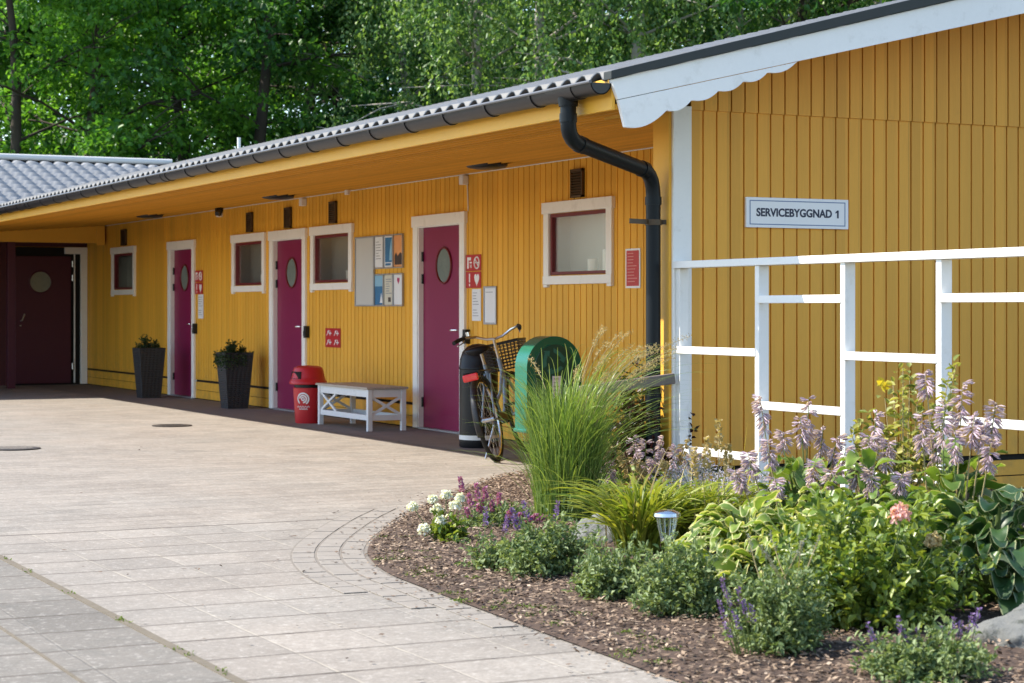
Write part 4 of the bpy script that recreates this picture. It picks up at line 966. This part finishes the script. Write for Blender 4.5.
for s in (-1, 1):
    MB().tube([(.74, s*.245, 1.07), (.66, s*.272, 1.06), (.555, s*.294, 1.040)], .018, 10).build('grip', M['rubber'], hb, smooth=True)
    MB().tube([(.73, s*.245, 1.06), (.70, s*.255, 1.03), (.60, s*.28, 1.01)], .006, 6).build('brake_lever', M['steel'], hb)
MB().tube([(.74, .20, 1.08), (.74, .20, 1.115)], .024, 12).build('bell', M['chrome'], hb, smooth=True)
mb = MB(); bz0, bz1 = .74, .97
def bask(f, z): a = .10+.03*f; return [(.93-.02*f, -a-.04, z), (1.17+.05*f, -a-.04, z), (1.17+.05*f, a+.04, z), (.93-.02*f, a+.04, z)]
for k in range(9): mb.tube(bask(k/8, bz0+(bz1-bz0)*k/8), .004 if k < 8 else .008, 5, closed=True)
lo, hi = bask(0, bz0), bask(1, bz1)
for e in range(4):
    for i in range(11):
        f = i/10; a = Vector(lo[e]).lerp(Vector(lo[(e+1) % 4]), f); b = Vector(hi[e]).lerp(Vector(hi[(e+1) % 4]), f); mb.tube([a, b], .003, 4, cap=False)
for i in range(9):
    f = i/8; mb.tube([Vector(lo[0]).lerp(Vector(lo[1]), f), Vector(lo[3]).lerp(Vector(lo[2]), f)], .003, 4, cap=False)
mb.build('basket', M['black'], t)
MB().tube([(.86, 0, .80), (.95, 0, .82)], .008, 6).lathe([(0, 0), (.03, .0), (.034, .03), (0, .05)], .95, 0, 14, .68).build('headlight', M['black'], t)
MB().tube([(.46, -.06, .30), (.46, .06, .30)], .016, 10).tube([(.46, .065, .30), (.56, .075, .17)], .009, 8).tube([(.46, -.065, .30), (.36, -.075, .43)], .009, 8).box(.52, .60, .075, .16, .155, .18).box(.32, .40, -.16, -.075, .42, .445).build('crankset', M['black'], t)
P = [(.1, -.055, .385), (.46, -.05, .385), (.53, -.05, .34), (.53, -.05, .30), (.46, -.05, .30), (.1, -.055, .345)]
MB().prism(P, (0, -.018, 0)).build('chain_guard', M['black'], t, bevel=.006)
MB().tube([(.34, .05, .29), (.22, .16, .02)], .008, 6).build('kickstand', M['steel'], t)

# ------------------------------------------------------------------ solar lamps in the bed
def solar(loc, label, hgt):
    t = thing('solar_lamp', label, 'garden lamp', loc, 0, 'solar lamps in the flower bed'); h = hgt
    MB().lathe([(0, h+.010), (.035, h+.008), (.058, h-.004), (.061, h-.018), (.056, h-.022), (.02, h-.016)], 0, 0, 28).build('cap', M['chrome'], t, smooth=True)
    g = MB().lathe([(.044, h-.022), (.040, h-.06), (.030, h-.10), (.026, h-.115)], 0, 0, 24).build('lens', M['glass'], t, smooth=True)
    mb = MB()
    for i in range(10):
        q = 2*PI*i/10; mb.tube([(.045*math.cos(q), .045*math.sin(q), h-.022), (.040*math.cos(q), .040*math.sin(q), h-.06), (.027*math.cos(q), .027*math.sin(q), h-.115)], .0022, 5)
    mb.lathe([(0, h-.115), (.029, h-.115), (.029, h-.128), (0, h-.13)]); mb.build('rib', M['steel'], t)
    MB().tube([(0, 0, h-.125), (0, 0, 0)], .010, 8).build('stake', M['steel'], t, smooth=True)
x, y = away(667, 8.75); solar((x, y, .03), 'silver capped solar lamp with clear ribbed lens above the low bushes', .315)
x, y = away(627, 11.2); solar((x, y, .03), 'silver capped solar lamp half hidden among the leaves behind the strap leaves', .215)

# ------------------------------------------------------------------ boulders
def boulder(loc, s, label, seed):
    import bmesh
    from mathutils import noise as nz
    bm = bmesh.new(); bmesh.ops.create_icosphere(bm, subdivisions=5, radius=1)
    for v in bm.verts:
        d = 1+.22*nz.fractal(v.co*1.1+Vector((seed, 0, 0)), 1., 2., 4)+.03*nz.noise(v.co*5+Vector((0, seed, 0)))
        v.co = Vector((v.co.x*s[0]*d, v.co.y*s[1]*d, v.co.z*s[2]*d))
    me = bpy.data.meshes.new('boulder'); bm.to_mesh(me); bm.free(); me.materials.append(M['rock']); me.polygons.foreach_set('use_smooth', [True]*len(me.polygons))
    o = bpy.data.objects.new('boulder', me); COL.objects.link(o); o.location = loc; return tag(o, label, 'boulder', 'boulders in the flower bed')
x, y = away(1036, 7.1); boulder((x, y, .03), (.22, .2, .14), 'grey mottled boulder at the right edge under the big hosta', 3.1)
x, y = away(604, 10.2); boulder((x, y, .05), (.19, .15, .13), 'pale grey boulder behind the low bushes beside the tall grass', 8.4)
# ------------------------------------------------------------------ plants of the bed
def loc_d(px, d, z=None): 
    x, y = away(px, d); return (x, y, float(bed_z(x, y)[0]) if z is None else z)
def seed(n):
    global RNG; RNG = np.random.default_rng(n); random.seed(n)
def bush(name, label, cat, loc, r, h, mat, stems=110, per=24, ln=.032, wd=.016, group=None, spread=1.):
    t = thing(name, label, cat, loc, 0, group)
    P, D, N, l_, w_, f, tp = bush_leaves(r, h, stems, per, ln, wd, spread); leafmesh('foliage', P, D, N, l_, w_, L[mat], t)
    stems_mesh(f, tp*.93, .0028).build('stems', M['stem'], t, fix=False); return t
def spikes(t, pts, mat, name='flower_spike', w=.018, per=70, petal=.013, stem=M['stem']):
    """pts: (foot xyz, top xyz, flowering length) in the plant's own space"""
    for a, b, fl in pts:
        a, b = np.array(a, float), np.array(b, float); ax = unit(b-a); st = MB().tube([a, (a+b)/2+RNG.normal(0, .006, 3), b], [.0026, .002, .0012], 5).build(name, stem, t)
        s = b-ax*fl; T = RNG.random(per)[:, None]; rad = w*(1.1-.75*T)
        d = dirs(per)*[1, 1, .35]; P = s+ax*fl*T+d*rad*.35; quadleaf('blossom', P, d+ax*.6, RNG.normal(0, 1, (per, 3)), petal*RNG.uniform(.7, 1.3, per), petal*.75, L[mat], st)
seed(11)
GS = 'low salvia bushes along the front of the bed'
b = bush('salvia_bush', 'small low salvia bush, leftmost of the grey green row behind the bark', 'shrub', (*at(491, 572, .02), .02), .13, .18, 'salvia', 46, 18, .03, .014, GS)
spikes(b, [((.0, .05, .08), (.02, .10, .29), .09), ((.05, 0, .1), (.09, .0, .26), .08)], 'violet')
b = bush('salvia_bush', 'wide round salvia bush between the white flowers and the pale boulder', 'shrub', (*away(545, 9.0), .03), .235, .28, 'salvia', 190, 27, .028, .013, GS)
spikes(b, [((-.1, 0, .2), (-.16, .02, .31), .08), ((-.02, .1, .2), (-.05, .12, .33), .09), ((.1, .1, .2), (.13, .12, .32), .08), ((-.14, -.06, .18), (-.19, -.04, .28), .07)], 'violet')
b = bush('salvia_bush', 'middle salvia bush of the front row, in front of the lime strap leaves', 'shrub', (*away(609, 8.28), .03), .18, .25, 'salvia', 140, 27, .027, .013, GS)
b = bush('salvia_bush', 'dense round salvia bush directly under the solar lamp with ribbed lens', 'shrub', (*away(680, 7.85), .03), .228, .30, 'salvia', 195, 28, .027, .013, GS)
b = bush('salvia_bush', 'tall grey green salvia bush with violet spikes at its left side', 'shrub', (*away(780, 6.98), .03), .20, .36, 'salvia', 190, 28, .026, .012, GS)
pts = []
for px, y in ((722, 578), (727, 592), (738, 585), (743, 598), (719, 600), (751, 604), (734, 612), (724, 622)):
    x, yy = away(px, 6.72); z = 1.24-(y-309)*6.72/FPX; o = np.array(b.location); top = np.array([x, yy, z])-o; pts.append((top*[.75, .75, 0]+[0, 0, .03], top, .075))
spikes(b, pts, 'violet', w=.012, per=46, petal=.010)
pts = [((RNG.normal(0, .05), RNG.normal(0, .05), .2), (RNG.uniform(-.12, .16), RNG.uniform(-.1, .1), RNG.uniform(.36, .42)), .07) for _ in range(7)]
spikes(b, pts, 'sageleaf', 'seed_head', .012, 40, .009, M['drystem'])
b = bush('salvia_bush', 'salvia bush at the bottom of the view with violet spikes, left of the mottled boulder', 'shrub', (*away(930, 6.45), .02), .24, .19, 'salvia', 165, 26, .027, .013, GS)
pts = []
for px, y in ((867, 623), (898, 617), (917, 628), (941, 627), (955, 618), (962, 620), (972, 614), (980, 608), (903, 630), (949, 633)):
    x, yy = away(px, 6.45); z = 1.24-(y-309)*6.45/FPX; top = np.array([x, yy, z])-np.array(b.location); pts.append((top*[.7, .7, 0]+[0, 0, .04], top, .065))
spikes(b, pts, 'violet', w=.012, per=46, petal=.010)
seed(12)
# white flowers at the tip of the bed
t = bush('white_flowers', 'white flower clusters on leafy stems at the left tip of the bed', 'flowers', (*at(446, 543, .02), .02), .12, .15, 'rose', 40, 10, .045, .026)
for px, y, r in ((413, 508, .022), (424, 529, .028), (437, 511, .026), (446, 497, .024), (455, 505, .026), (460, 498, .02), (441, 521, .022), (433, 500, .02)):
    x, yy = away(px, 10.35+RNG.uniform(-.1, .1)); z = 1.24-(y-309)*10.35/FPX; c = np.array([x, yy, z])-np.array(t.location); k = 130
    st = MB().tube([c*[.3, .3, 0], c*[.7, .7, .6], c], [.003, .0025, .002], 5).build('flower_head', M['stem'], t)
    d = dirs(k, -.5, 1); leafmesh('blossom', c+d*r*RNG.uniform(.75, 1.1, (k, 1)), dirs(k), d, .016, .014, L['white'], st)
t = bush('pink_sage', 'mauve and pink flower spikes between the white flowers and the tall grass', 'flowers', (*away(497, 11.0), .03), .25, .14, 'salvia', 110, 18, .026, .012)
pts = []
for px, y, fl in ((460, 478, .08), (476, 484, .10), (469, 494, .08), (485, 488, .07), (499, 494, .07), (492, 500, .07), (505, 505, .06), (478, 505, .06), (515, 512, .06), (520, 514, .05), (527, 512, .06), (536, 515, .05), (510, 511, .05), (489, 510, .05), (466, 508, .06), (545, 516, .05), (500, 508, .06), (523, 518, .05), (531, 517, .05), (483, 500, .06)):
    d = 10.95+RNG.uniform(-.2, .15); x, yy = away(px, d); z = 1.24-(y-309)*d/FPX; top = np.array([x, yy, z])-np.array(t.location); pts.append((top*[.8, .8, 0]+[0, 0, .03], top, fl))
spikes(t, pts, 'pinkp', w=.024, per=85, petal=.016)

# ornamental grass
seed(13)
l0 = loc_d(566, 11.2); t = thing('ornamental_grass', 'tall fountain of fine green ornamental grass in front of the green bin', 'grass plant', l0)
k = 1450; a = RNG.uniform(0, 2*PI, k); r = np.sqrt(RNG.random(k))*.18; Bp = np.stack([np.cos(a)*r, np.sin(a)*r, 0*a], 1); az = a+RNG.normal(0, .45, k)
az[::3] = RNG.uniform(0, 2*PI, len(az[::3])); hh = RNG.uniform(.28, .74, k); ribbons('blades', Bp, az, RNG.uniform(.03, .42, k)*(.3+.8*RNG.random(k)), hh, RNG.uniform(.003, .0062, k), L['grass'], t, seg=9, droop=.9, twist=.5, power=2.4)
k = 300; a = RNG.normal(-.35, 1.0, k); Bp = RNG.normal(0, .06, (k, 3))*[1, 1, 0]
ribbons('long_blades', Bp, a, RNG.uniform(.2, .9, k), RNG.uniform(.5, .98, k), RNG.uniform(.0035, .006, k), L['grass'], t, seg=12, droop=1., twist=.4, power=2.6)
k = 80; a = RNG.uniform(1.2, 4.8, k); Bp = RNG.normal(0, .06, (k, 3))*[1, 1, 0]
ribbons('long_blades', Bp, a, RNG.uniform(.3, .8, k), RNG.uniform(.35, .95, k), RNG.uniform(.0035, .005, k), L['grass'], t, seg=12, droop=1.15, twist=.3, power=2.2)
mb = MB(); P = []
for i in range(26):
    a = RNG.normal(-.15, .7); ln = RNG.uniform(.2, .75); h = RNG.uniform(.8, 1.08); o = np.array([math.cos(a), math.sin(a), 0]); q = [o*ln*s**1.5+np.array([0, 0, h*(1.5*s-.5*s**2.4)]) for s in np.linspace(0, 1, 9)]
    mb.tube(q, [.0018]*8+[.0008], 4, cap=False)
    for s in np.linspace(.8, 1, 22):
        c = o*ln*s**1.5+np.array([0, 0, h*(1.5*s-.5*s**2.4)]); P += [c+RNG.normal(0, .007, 3) for _ in range(4)]
st = mb.build('flower_stems', M['drystem'], t, fix=False); P = np.array(P); k = len(P); quadleaf('plumes', P, dirs(k), dirs(k), .016, .004, L['plume'], t)

# strap-leaved day lilies
seed(14)
for lab, px, d, n, hm in (('lime green clump of strap leaves with brown tips left of the ribbed solar lamp', 640, 9.65, 340, .40), ('lime yellow mound of arching strap leaves behind the ribbed solar lamp', 698, 10.0, 460, .35), ):
    t = thing('day_lily', lab, 'plant', loc_d(px, d), 0, 'lime green strap leaved clumps'); a = RNG.uniform(0, 2*PI, n); r = RNG.random(n)*.12
    Bp = np.stack([np.cos(a)*r, np.sin(a)*r, 0*a], 1)
    ribbons('leaves', Bp, a+RNG.normal(0, .4, n), RNG.uniform(.10, .52, n), RNG.uniform(.5, 1.05, n)*hm, RNG.uniform(.010, .018, n), L['day'], t, seg=8, droop=1.25, twist=.35, power=2.3)
    m = 22; a = RNG.uniform(0, 2*PI, m); ribbons('old_leaves', RNG.normal(0, .07, (m, 3))*[1, 1, 0], a, RNG.uniform(.05, .35, m), RNG.uniform(.5, 1., m)*hm*1.0, RNG.uniform(.004, .008, m), L['plume'], t, seg=7, droop=.6, twist=.4)
# hostas
def hosta(label, loc, n, rad, size, mat, group='hostas in the flower bed', lift=1., az0=None, wide=1.):
    t = thing('hosta', label, 'plant', loc, 0, group)
    ns, nc = 9, 5; s = np.linspace(0, 1, ns)[None, :, None]; c = np.linspace(-1, 1, nc)[None, None, :]
    inner = RNG.random(n)**.7; az = RNG.uniform(0, 2*PI, n) if az0 is None else RNG.normal(az0[0], az0[1], n)
    o = np.stack([np.cos(az), np.sin(az), 0*az], 1); sd = np.stack([-np.sin(az), np.cos(az), 0*az], 1)
    base = o*(rad*inner)[:, None]; base[:, 2] = lift*(rad*(.95-.85*inner**1.4)*RNG.uniform(.55, 1.05, n)+RNG.uniform(0, .04, n))+.03
    ln = size*RNG.uniform(.7, 1.2, n); wd = ln*RNG.uniform(.36, .50, n)*wide
    e0 = R(48)*(1-inner)+R(14)+RNG.normal(0, .22, n); bend = RNG.uniform(.9, 1.9, n)
    S = s[..., 0]; el = e0[:, None]-bend[:, None]*S
    dx = np.cumsum(np.cos(el), 1)/ns; dz = np.cumsum(np.sin(el), 1)/ns; dx -= dx[:, :1]; dz -= dz[:, :1]
    C = base[:, None, :]+o[:, None, :]*(dx*ln[:, None])[..., None]+np.array([0, 0, 1.])*(dz*ln[:, None])[..., None]
    nrm = o[:, None, :]*(-np.sin(el))[..., None]+np.array([0, 0, 1.])*np.cos(el)[..., None]
    pf = np.sin(PI*np.clip(S, 0, 1)**.72)**.75; pf[:, -1] = .0; pf[:, 0] = .12
    hw = (wd[:, None]*.5*pf)
    roll = RNG.normal(0, .42, n)[:, None, None, None]
    sdv = sd[:, None, None, :]*np.cos(roll)+nrm[:, :, None, :]*np.sin(roll)
    V = C[:, :, None, :]+sdv*(hw[:, :, None]*c)[..., None]+nrm[:, :, None, :]*(hw[:, :, None]*(.26*np.abs(c)-.08*(c*c))+.012*np.sin(S*9+az[:, None])[:, :, None]*np.abs(c))[..., None]
    F = np.array([[i*nc+j, i*nc+j+1, (i+1)*nc+j+1, (i+1)*nc+j] for i in range(ns-1) for j in range(nc-1)])
    ed = np.maximum(np.abs(np.broadcast_to(c, (1, ns, nc))), np.broadcast_to(s, (1, ns, nc))**3).reshape(-1)
    rawmesh('leaves', V.reshape(-1, 3), F, n, ns*nc, L[mat], t, None, ed, smooth=True)
    mb = MB()
    for i in range(n):
        b0 = base[i]; mb.tube([b0*[.12, .12, 0], b0*[.55, .55, .75], b0], [.006, .005, .004], 5, cap=False)
    mb.build('leaf_stalks', M['stem'], t, fix=False); return t
def scape(t, px, y, d, fl=.13, mat='lilac', nf=21, size=.042, lean=None):
    """flower stalk of a hosta: bare stem with pendent lilac trumpets near the top"""
    x, yy = away(px, d); z = 1.24-(y-309)*d/FPX; top = np.array([x, yy, z])-np.array(t.location); foot = np.array([top[0]*.45, top[1]*.45, .05])
    mid = (foot+top)/2+np.array([*RNG.normal(0, .012, 2), 0]); q = [(1-s)**2*foot+2*s*(1-s)*mid+s*s*top for s in np.linspace(0, 1, 7)]
    st = MB().tube(q, [.0042, .004, .0036, .0034, .003, .0026, .0015], 6).build('flower_stalk', M['drystem'] if RNG.random() < .55 else M['stem'], t)
    ax = unit(top-mid); P, D, N = [], [], []
    for i in range(nf):
        s = (i+.5)/nf; c = top-ax*fl*(1-s); a = RNG.uniform(0, 2*PI); o = np.array([math.cos(a), math.sin(a), 0]); droop = .25-1.1*(1-s)-.25*RNG.random()
        dr = unit(o*.75+np.array([0, 0, droop])); u = unit(np.cross(dr, [0, 0, 1.])); v = np.cross(u, dr); sz = size*(1.12-.55*s)
        for j in range(5):
            b = 2*PI*j/5; w_ = u*math.cos(b)+v*math.sin(b); P.append(c+o*.004+dr*sz*.08); D.append(dr+w_*.30); N.append(w_)
        P.append(c); D.append(dr); N.append(u)
    k = len(P); leafmesh('blossom', np.array(P), np.array(D), np.array(N), np.where(np.arange(k) % 6 == 5, size*.55, size)*RNG.uniform(.8, 1.15, k), size*.18, L[mat], st, cup=.3); return st
seed(15)
h1 = hosta('yellow margined hosta with long leaves drooping left beside the ribbed solar lamp', loc_d(748, 8.4), 170, .27, .175, 'hostav', lift=1.15, wide=.74)
h2 = hosta('green hosta with lilac flower stalks in front of the trellis post nearest the corner', loc_d(800, 9.15), 110, .28, .18, 'hosta', lift=1.6, wide=.85)
h3 = hosta('green hosta under the tall lilac flower heads at the right of the trellis', loc_d(948, 8.75), 120, .31, .20, 'hosta', lift=1.5, wide=.9)
h4 = hosta('large dark blue green hosta with pale leaf edges at the right edge of the view', loc_d(994, 8.0), 150, .42, .215, 'hostad', lift=.92)
hosta('yellow margined hosta between the rose bush and the lilac flower stalks', loc_d(832, 8.35), 120, .27, .16, 'hostav', lift=1.25, wide=.8)
hosta('bright green hosta behind the pale pink bloom', loc_d(908, 8.25), 80, .26, .19, 'hosta', lift=1.3, wide=.9)
hosta('yellow margined hosta with drooping leaves between the low salvia and the lilac stalks', loc_d(786, 8.1), 110, .25, .165, 'hostav', lift=1.05, wide=.74)
h5 = hosta('small green hosta with whitish flower stalks behind the tall grass', loc_d(640, 11.75), 46, .20, .19, 'hosta', lift=.9)
h6 = hosta('green hosta with lilac stalks between the pale lime shrub and the strap leaves', loc_d(868, 8.75), 100, .28, .18, 'hosta', lift=1.65, wide=.85)
for px, y, d, fl in ((760, 396, 9.2, .16), (809, 397, 9.2, .20), (800, 417, 9.1, .12), (823, 428, 9.2, .12), (838, 436, 9.1, .12), (768, 440, 9.0, .12), (783, 432, 9.4, .08), (747, 452, 9.2, .1), (735, 470, 9., .1), (815, 462, 8.9, .1), (775, 478, 8.8, .08), (846, 448, 9., .12), (832, 470, 8.8, .09)):
    scape(h2, px, y, d, fl)
for px, y, d, fl in ((925, 371, 8.9, .10), (963, 382, 8.7, .17), (922, 413, 8.8, .17), (945, 402, 8.7, .17), (974, 415, 8.6, .12), (996, 402, 8.7, .15), (992, 438, 8.5, .13), (955, 430, 8.6, .12), (985, 420, 8.6, .12), (935, 432, 8.9, .12)):
    scape(h3, px, y, d, fl, size=.045)
for px, y, d, fl in ((876, 412, 9., .14), (869, 436, 8.9, .12), (889, 440, 8.9, .12), (870, 470, 8.6, .09), (855, 462, 8.8, .1), (902, 474, 8.6, .07)):
    scape(h6, px, y, d, fl)
for px, y, d, fl in ((598, 437, 11.2, .14), (612, 444, 11.2, .16), (624, 452, 11.1, .14), (633, 436, 11.3, .16), (646, 440, 11.2, .18), (655, 452, 11.1, .15), (664, 436, 11.3, .16), (676, 446, 11.2, .16), (688, 440, 11.3, .14), (640, 462, 11., .12), (668, 462, 11., .13), (606, 462, 11., .12), (697, 452, 11.2, .12)):
    scape(h5, px, y, d+.45, fl, 'lilac' if RNG.random() < .65 else 'plume', size=.045)
t = h2; spikes(t, [(np.array([*away(px, 9.6), .1])-np.array(t.location)*[1, 1, 0], np.array([*away(px, 9.6), 1.24-(y-309)*9.6/FPX])-np.array(t.location), .16) for px, y in ((719, 420), (707, 437), (728, 444), (694, 447))], 'plume', 'dry_spike', .03, 80, .022, M['drystem'])
# two golden leaves of a lily above the lavender
t = thing('golden_leaf_stem', 'two golden yellow upright leaves among the lavender below the trellis', 'plant', loc_d(738, 9.9))
ribbons('leaves', np.zeros((4, 3)), np.array([.2, -.5, 2.6, -.3]), np.array([.07, .14, .03, .10]), np.array([.40, .36, .32, .30]), np.array([.018, .018, .014, .012]), L['gold'], t, seg=8, droop=.25)
# lavender / russian sage haze
seed(16)
for lab, px, d, n in (('hazy grey lavender clump against the foot of the gable, nearest the corner', 702, 11.0, 120), ('hazy grey lavender clump around the foot of the first trellis post', 752, 10.5, 110)):
    t = thing('russian_sage', lab, 'plant', loc_d(px, d), 0, 'hazy lavender clumps'); dr = dirs(n, .35, 1.); tip = dr*[.34, .34, .40]*RNG.uniform(.7, 1.05, (n, 1)); ft = RNG.normal(0, .05, (n, 3))*[1, 1, 0]
    stems_mesh(ft, tip, .002).build('stems', M['stem'], t, fix=False)
    tt = RNG.uniform(.45, 1.02, (n, 34))[..., None]; P = (ft[:, None]*(1-tt)+tip[:, None]*tt+RNG.normal(0, .008, (n, 34, 3))).reshape(-1, 3); k = len(P)
    quadleaf('flowers', P, dirs(k), dirs(k), RNG.uniform(.010, .02, k), .008, L['lav'], t)
    P, D, N, l_, w_, f, tp = bush_leaves(.26, .26, 60, 16, .03, .008); leafmesh('foliage', P, D, N, l_, w_, L['sageleaf'], t)
# rose bush with a pale pink bloom, lime shrub, burgundy shrub
seed(17)
t = bush('rose_bush', 'broad yellow green rose bush with a pale pink bloom, right of the violet salvia', 'shrub', (*away(862, 7.55), .03), .42, .50, 'rose', 330, 22, .042, .025, spread=.9)
for px, y, r, mt in ((901, 514, .036, 'pink'), (934, 541, .024, 'plume')):
    x, yy = away(px, 7.35); z = 1.24-(y-309)*7.35/FPX; c = np.array([x, yy, z])-np.array(t.location); k = 170; st = MB().tube([c*[.6, .6, .4], c*[.95, .95, .85], c], [.004, .003, .003], 6).build('bloom', M['stem'], t); d = dirs(k, -.6, 1)
    leafmesh('petals', c+d*r*RNG.uniform(.6, 1.1, (k, 1)), dirs(k), d, .018, .015, L[mt], st)
t = thing('lime_shrub', 'pale lime leaved shrub with upright shoots in front of the trellis', 'shrub', loc_d(903, 9.25))
ft, tp = [], []
for px, y in ((957, 362), (950, 372), (903, 368), (893, 380), (910, 376), (885, 398), (918, 395), (870, 412), (858, 420), (850, 430), (932, 410), (945, 398), (900, 410), (880, 430), (925, 430), (910, 445), (865, 445), (940, 440), (890, 455), (952, 455), (875, 462), (848, 462)):
    d = 9.25+RNG.uniform(-.15, .2); x, yy = away(px, d); tp.append(np.array([x, yy, 1.24-(y-309)*d/FPX])-np.array(t.location)); ft.append(tp[-1]*[.15, .15, 0])
ft, tp = np.array(ft), np.array(tp); stems_mesh(ft, tp, .004, n=5).build('stems', M['drystem'], t, fix=False)
per = 44; tt = RNG.beta(2.2, 1., (len(tp), per))[..., None]; P = ft[:, None]*(1-tt)+tp[:, None]*tt+RNG.normal(0, .018, (len(tp), per, 3)); k = P.shape[0]*per
leafmesh('foliage', P.reshape(k, 3), dirs(k, -.5, .8), unit(RNG.normal(0, .5, (k, 3))+[0, 0, 1]), RNG.uniform(.028, .062, k), RNG.uniform(.018, .036, k), L['shrub'], t)
c = np.array([*away(882, 9.1), 1.24-(383-309)*9.1/FPX])-np.array(t.location); leafmesh('golden_leaf', c+RNG.normal(0, .008, (7, 3)), dirs(7), dirs(7), .045, .03, L['gold'], t)
bush('burgundy_shrub', 'dark burgundy leaved shrub between the tall grass and the black downpipe', 'shrub', loc_d(634, 12.3, .02), .34, .86, 'burg', 150, 26, .05, .03)

# ------------------------------------------------------------------ trees behind the building
def tree_proto(kind, seed_, H=12.5, rad=3.3, z0=1.6, trunk='trunk', leaf='tree1'):
    seed(seed_); t = thing('tree', 'tree', 'tree', (0, 0, 0), 0, 'trees behind the building')
    mb = MB(); n = 9; tr = [np.array([.25*math.sin(i*.7+seed_), .25*math.cos(i*.9+seed_*2)*i/n, H*.93*i/n]) for i in range(n+1)]
    mb.tube(tr, [.20*(1-.88*i/n)+.01 for i in range(n+1)], 10)
    ends = []
    for i in range(30):
        f = RNG.uniform(.10, .95); p = tr[int(f*n)]; a = i*2.4+RNG.normal(0, .3); rr = rad*(.45+.6*math.sin(PI*min(1, f*.9+.12)))*RNG.uniform(.65, 1.05)
        q = p+np.array([math.cos(a)*rr, math.sin(a)*rr, RNG.uniform(.3, 1.5)]); m = (p+q)/2+np.array([0, 0, RNG.uniform(.0, .4)])
        mb.tube([p, m, q], [.07*(1.1-f), .045*(1.1-f), .012], 6, cap=False); ends += [q, m*.4+q*.6, m]
        for _ in range(2):
            s = q+RNG.normal(0, .8, 3)*[1, 1, .7]; mb.tube([m, (m+s)/2+[0, 0, .1], s], [.025, .018, .008], 5, cap=False); ends.append(s)
    mb.build('trunk', M[trunk], t, smooth='all')
    E = np.array(ends)
    if kind == 'broad':
        c = E[RNG.integers(0, len(E), 150)]+RNG.normal(0, .45, (150, 3)); c[:, 2] = np.maximum(c[:, 2], z0*.6); per = 105
        d = dirs(150*per, -.55, 1).reshape(150, per, 3); sz = RNG.uniform(.35, .85, (150, 1, 1)); P = c[:, None]+d*sz*[1.1, 1.1, .65]*RNG.uniform(.35, 1.05, (150, per, 1))
        k = 150*per; D = unit(dirs(k)+[0, 0, -.35]+d.reshape(k, 3)*.5); N = unit(RNG.normal(0, .55, (k, 3))+[0, 0, 1])
        rnd = np.clip(np.repeat(RNG.random(150), per)*.5+RNG.random(k)*.6-.05, 0, 1)
        leafmesh('crown', P.reshape(k, 3), D, N, RNG.uniform(.11, .21, k), RNG.uniform(.075, .13, k), L[leaf], t, rnd=rnd, cup=.2)
    else:
        ns = 560; s0 = E[RNG.integers(0, len(E), ns)]+RNG.normal(0, .35, (ns, 3)); ln = RNG.uniform(.7, 2.6, ns); per = 40; tt = RNG.random((ns, per))
        sw = RNG.normal(0, .28, (ns, 3)); P = s0[:, None]+np.stack([sw[:, 0:1]*tt+.0*tt, sw[:, 1:2]*tt, -ln[:, None]*tt+.15], 2)+RNG.normal(0, .07, (ns, per, 3))
        P = P.reshape(-1, 3); P = P[P[:, 2] > .5]; k = len(P); D = unit(dirs(k)*.8+[0, 0, -.9]); N = dirs(k)
        leafmesh('crown', P, D, N, RNG.uniform(.075, .13, k), RNG.uniform(.05, .085, k), L[leaf], t, cup=.2)
    return t
ta = tree_proto('broad', 21, leaf='tree1'); tb = tree_proto('broad', 22, leaf='tree3'); tc = tree_proto('weep', 23, trunk='birch', leaf='tree2', z0=.6); td = tree_proto('broad', 24, rad=2.9, leaf='tree1'); te = tree_proto('weep', 25, H=13.5, rad=3.6, trunk='birch', leaf='tree2')
used = set()
def plant(p, px, d, rz, sc_, label, group='trees behind the building', nm='tree'):
    o = p if p.name not in used else dup(p)
    used.add(o.name); o.location = (*away(px, d), -.05); o.rotation_euler.z = rz; o.scale = (sc_, sc_, sc_*1.02); o['label'] = label; o['group'] = group; return o
plant(td, 8, 47, .4, 1.0, 'bright green tree with a dark trunk above the left end of the wing roof')
plant(ta, 92, 48.5, 1.2, 1.05, 'bright green broadleaf tree above the middle of the tiled wing roof')
plant(ta, 178, 50, 3.9, 1.0, 'bright green broadleaf tree where the wing roof meets the long roof')
plant(tb, 262, 49, .2, 1.1, 'deep green tree directly behind the thin white vent pipe')
plant(tb, 338, 53, 2.3, 1.05, 'dark open tree with gaps of blue sky above the middle door')
plant(te, 405, 52, 1.0, .95, 'drooping birch beside the sky gap above the notice board')
plant(tc, 470, 46, .0, 1.05, 'weeping birch above the nearest plum door')
plant(tc, 552, 45, 2.2, 1.1, 'weeping birch above the gutter end and downpipe')
plant(te, 640, 45, 4.0, 1.05, 'weeping birch above the lower end of the white gable board')
plant(tc, 728, 47, 5.1, 1.1, 'weeping birch above the name sign')
plant(tb, 800, 46, 4.1, 1.1, 'dark dense tree above the middle of the gable board')
plant(te, 880, 48, .5, 1.1, 'pale yellowish birch cut off by the gable roof at upper right')
for i, px in enumerate((-40, 50, 135, 225, 305, 440, 510, 600, 690, 770, 860, 950)):
    plant((tb, ta, tb, td, tb, tc, tb, tb, tc, tb, tb, tc)[i], px, 60+(i*7 % 5), i*1.3, 1.15, 'tree of the second row, its crown filling the gaps between the front trees', 'second row of trees behind the building')
for i in range(12):
    plant((tb, tb, td)[i % 3], -60+i*95, 76+(i*5 % 7), i*2.1, 1.25, 'distant tree seen only through the gaps between nearer crowns', 'far row of trees behind the building')
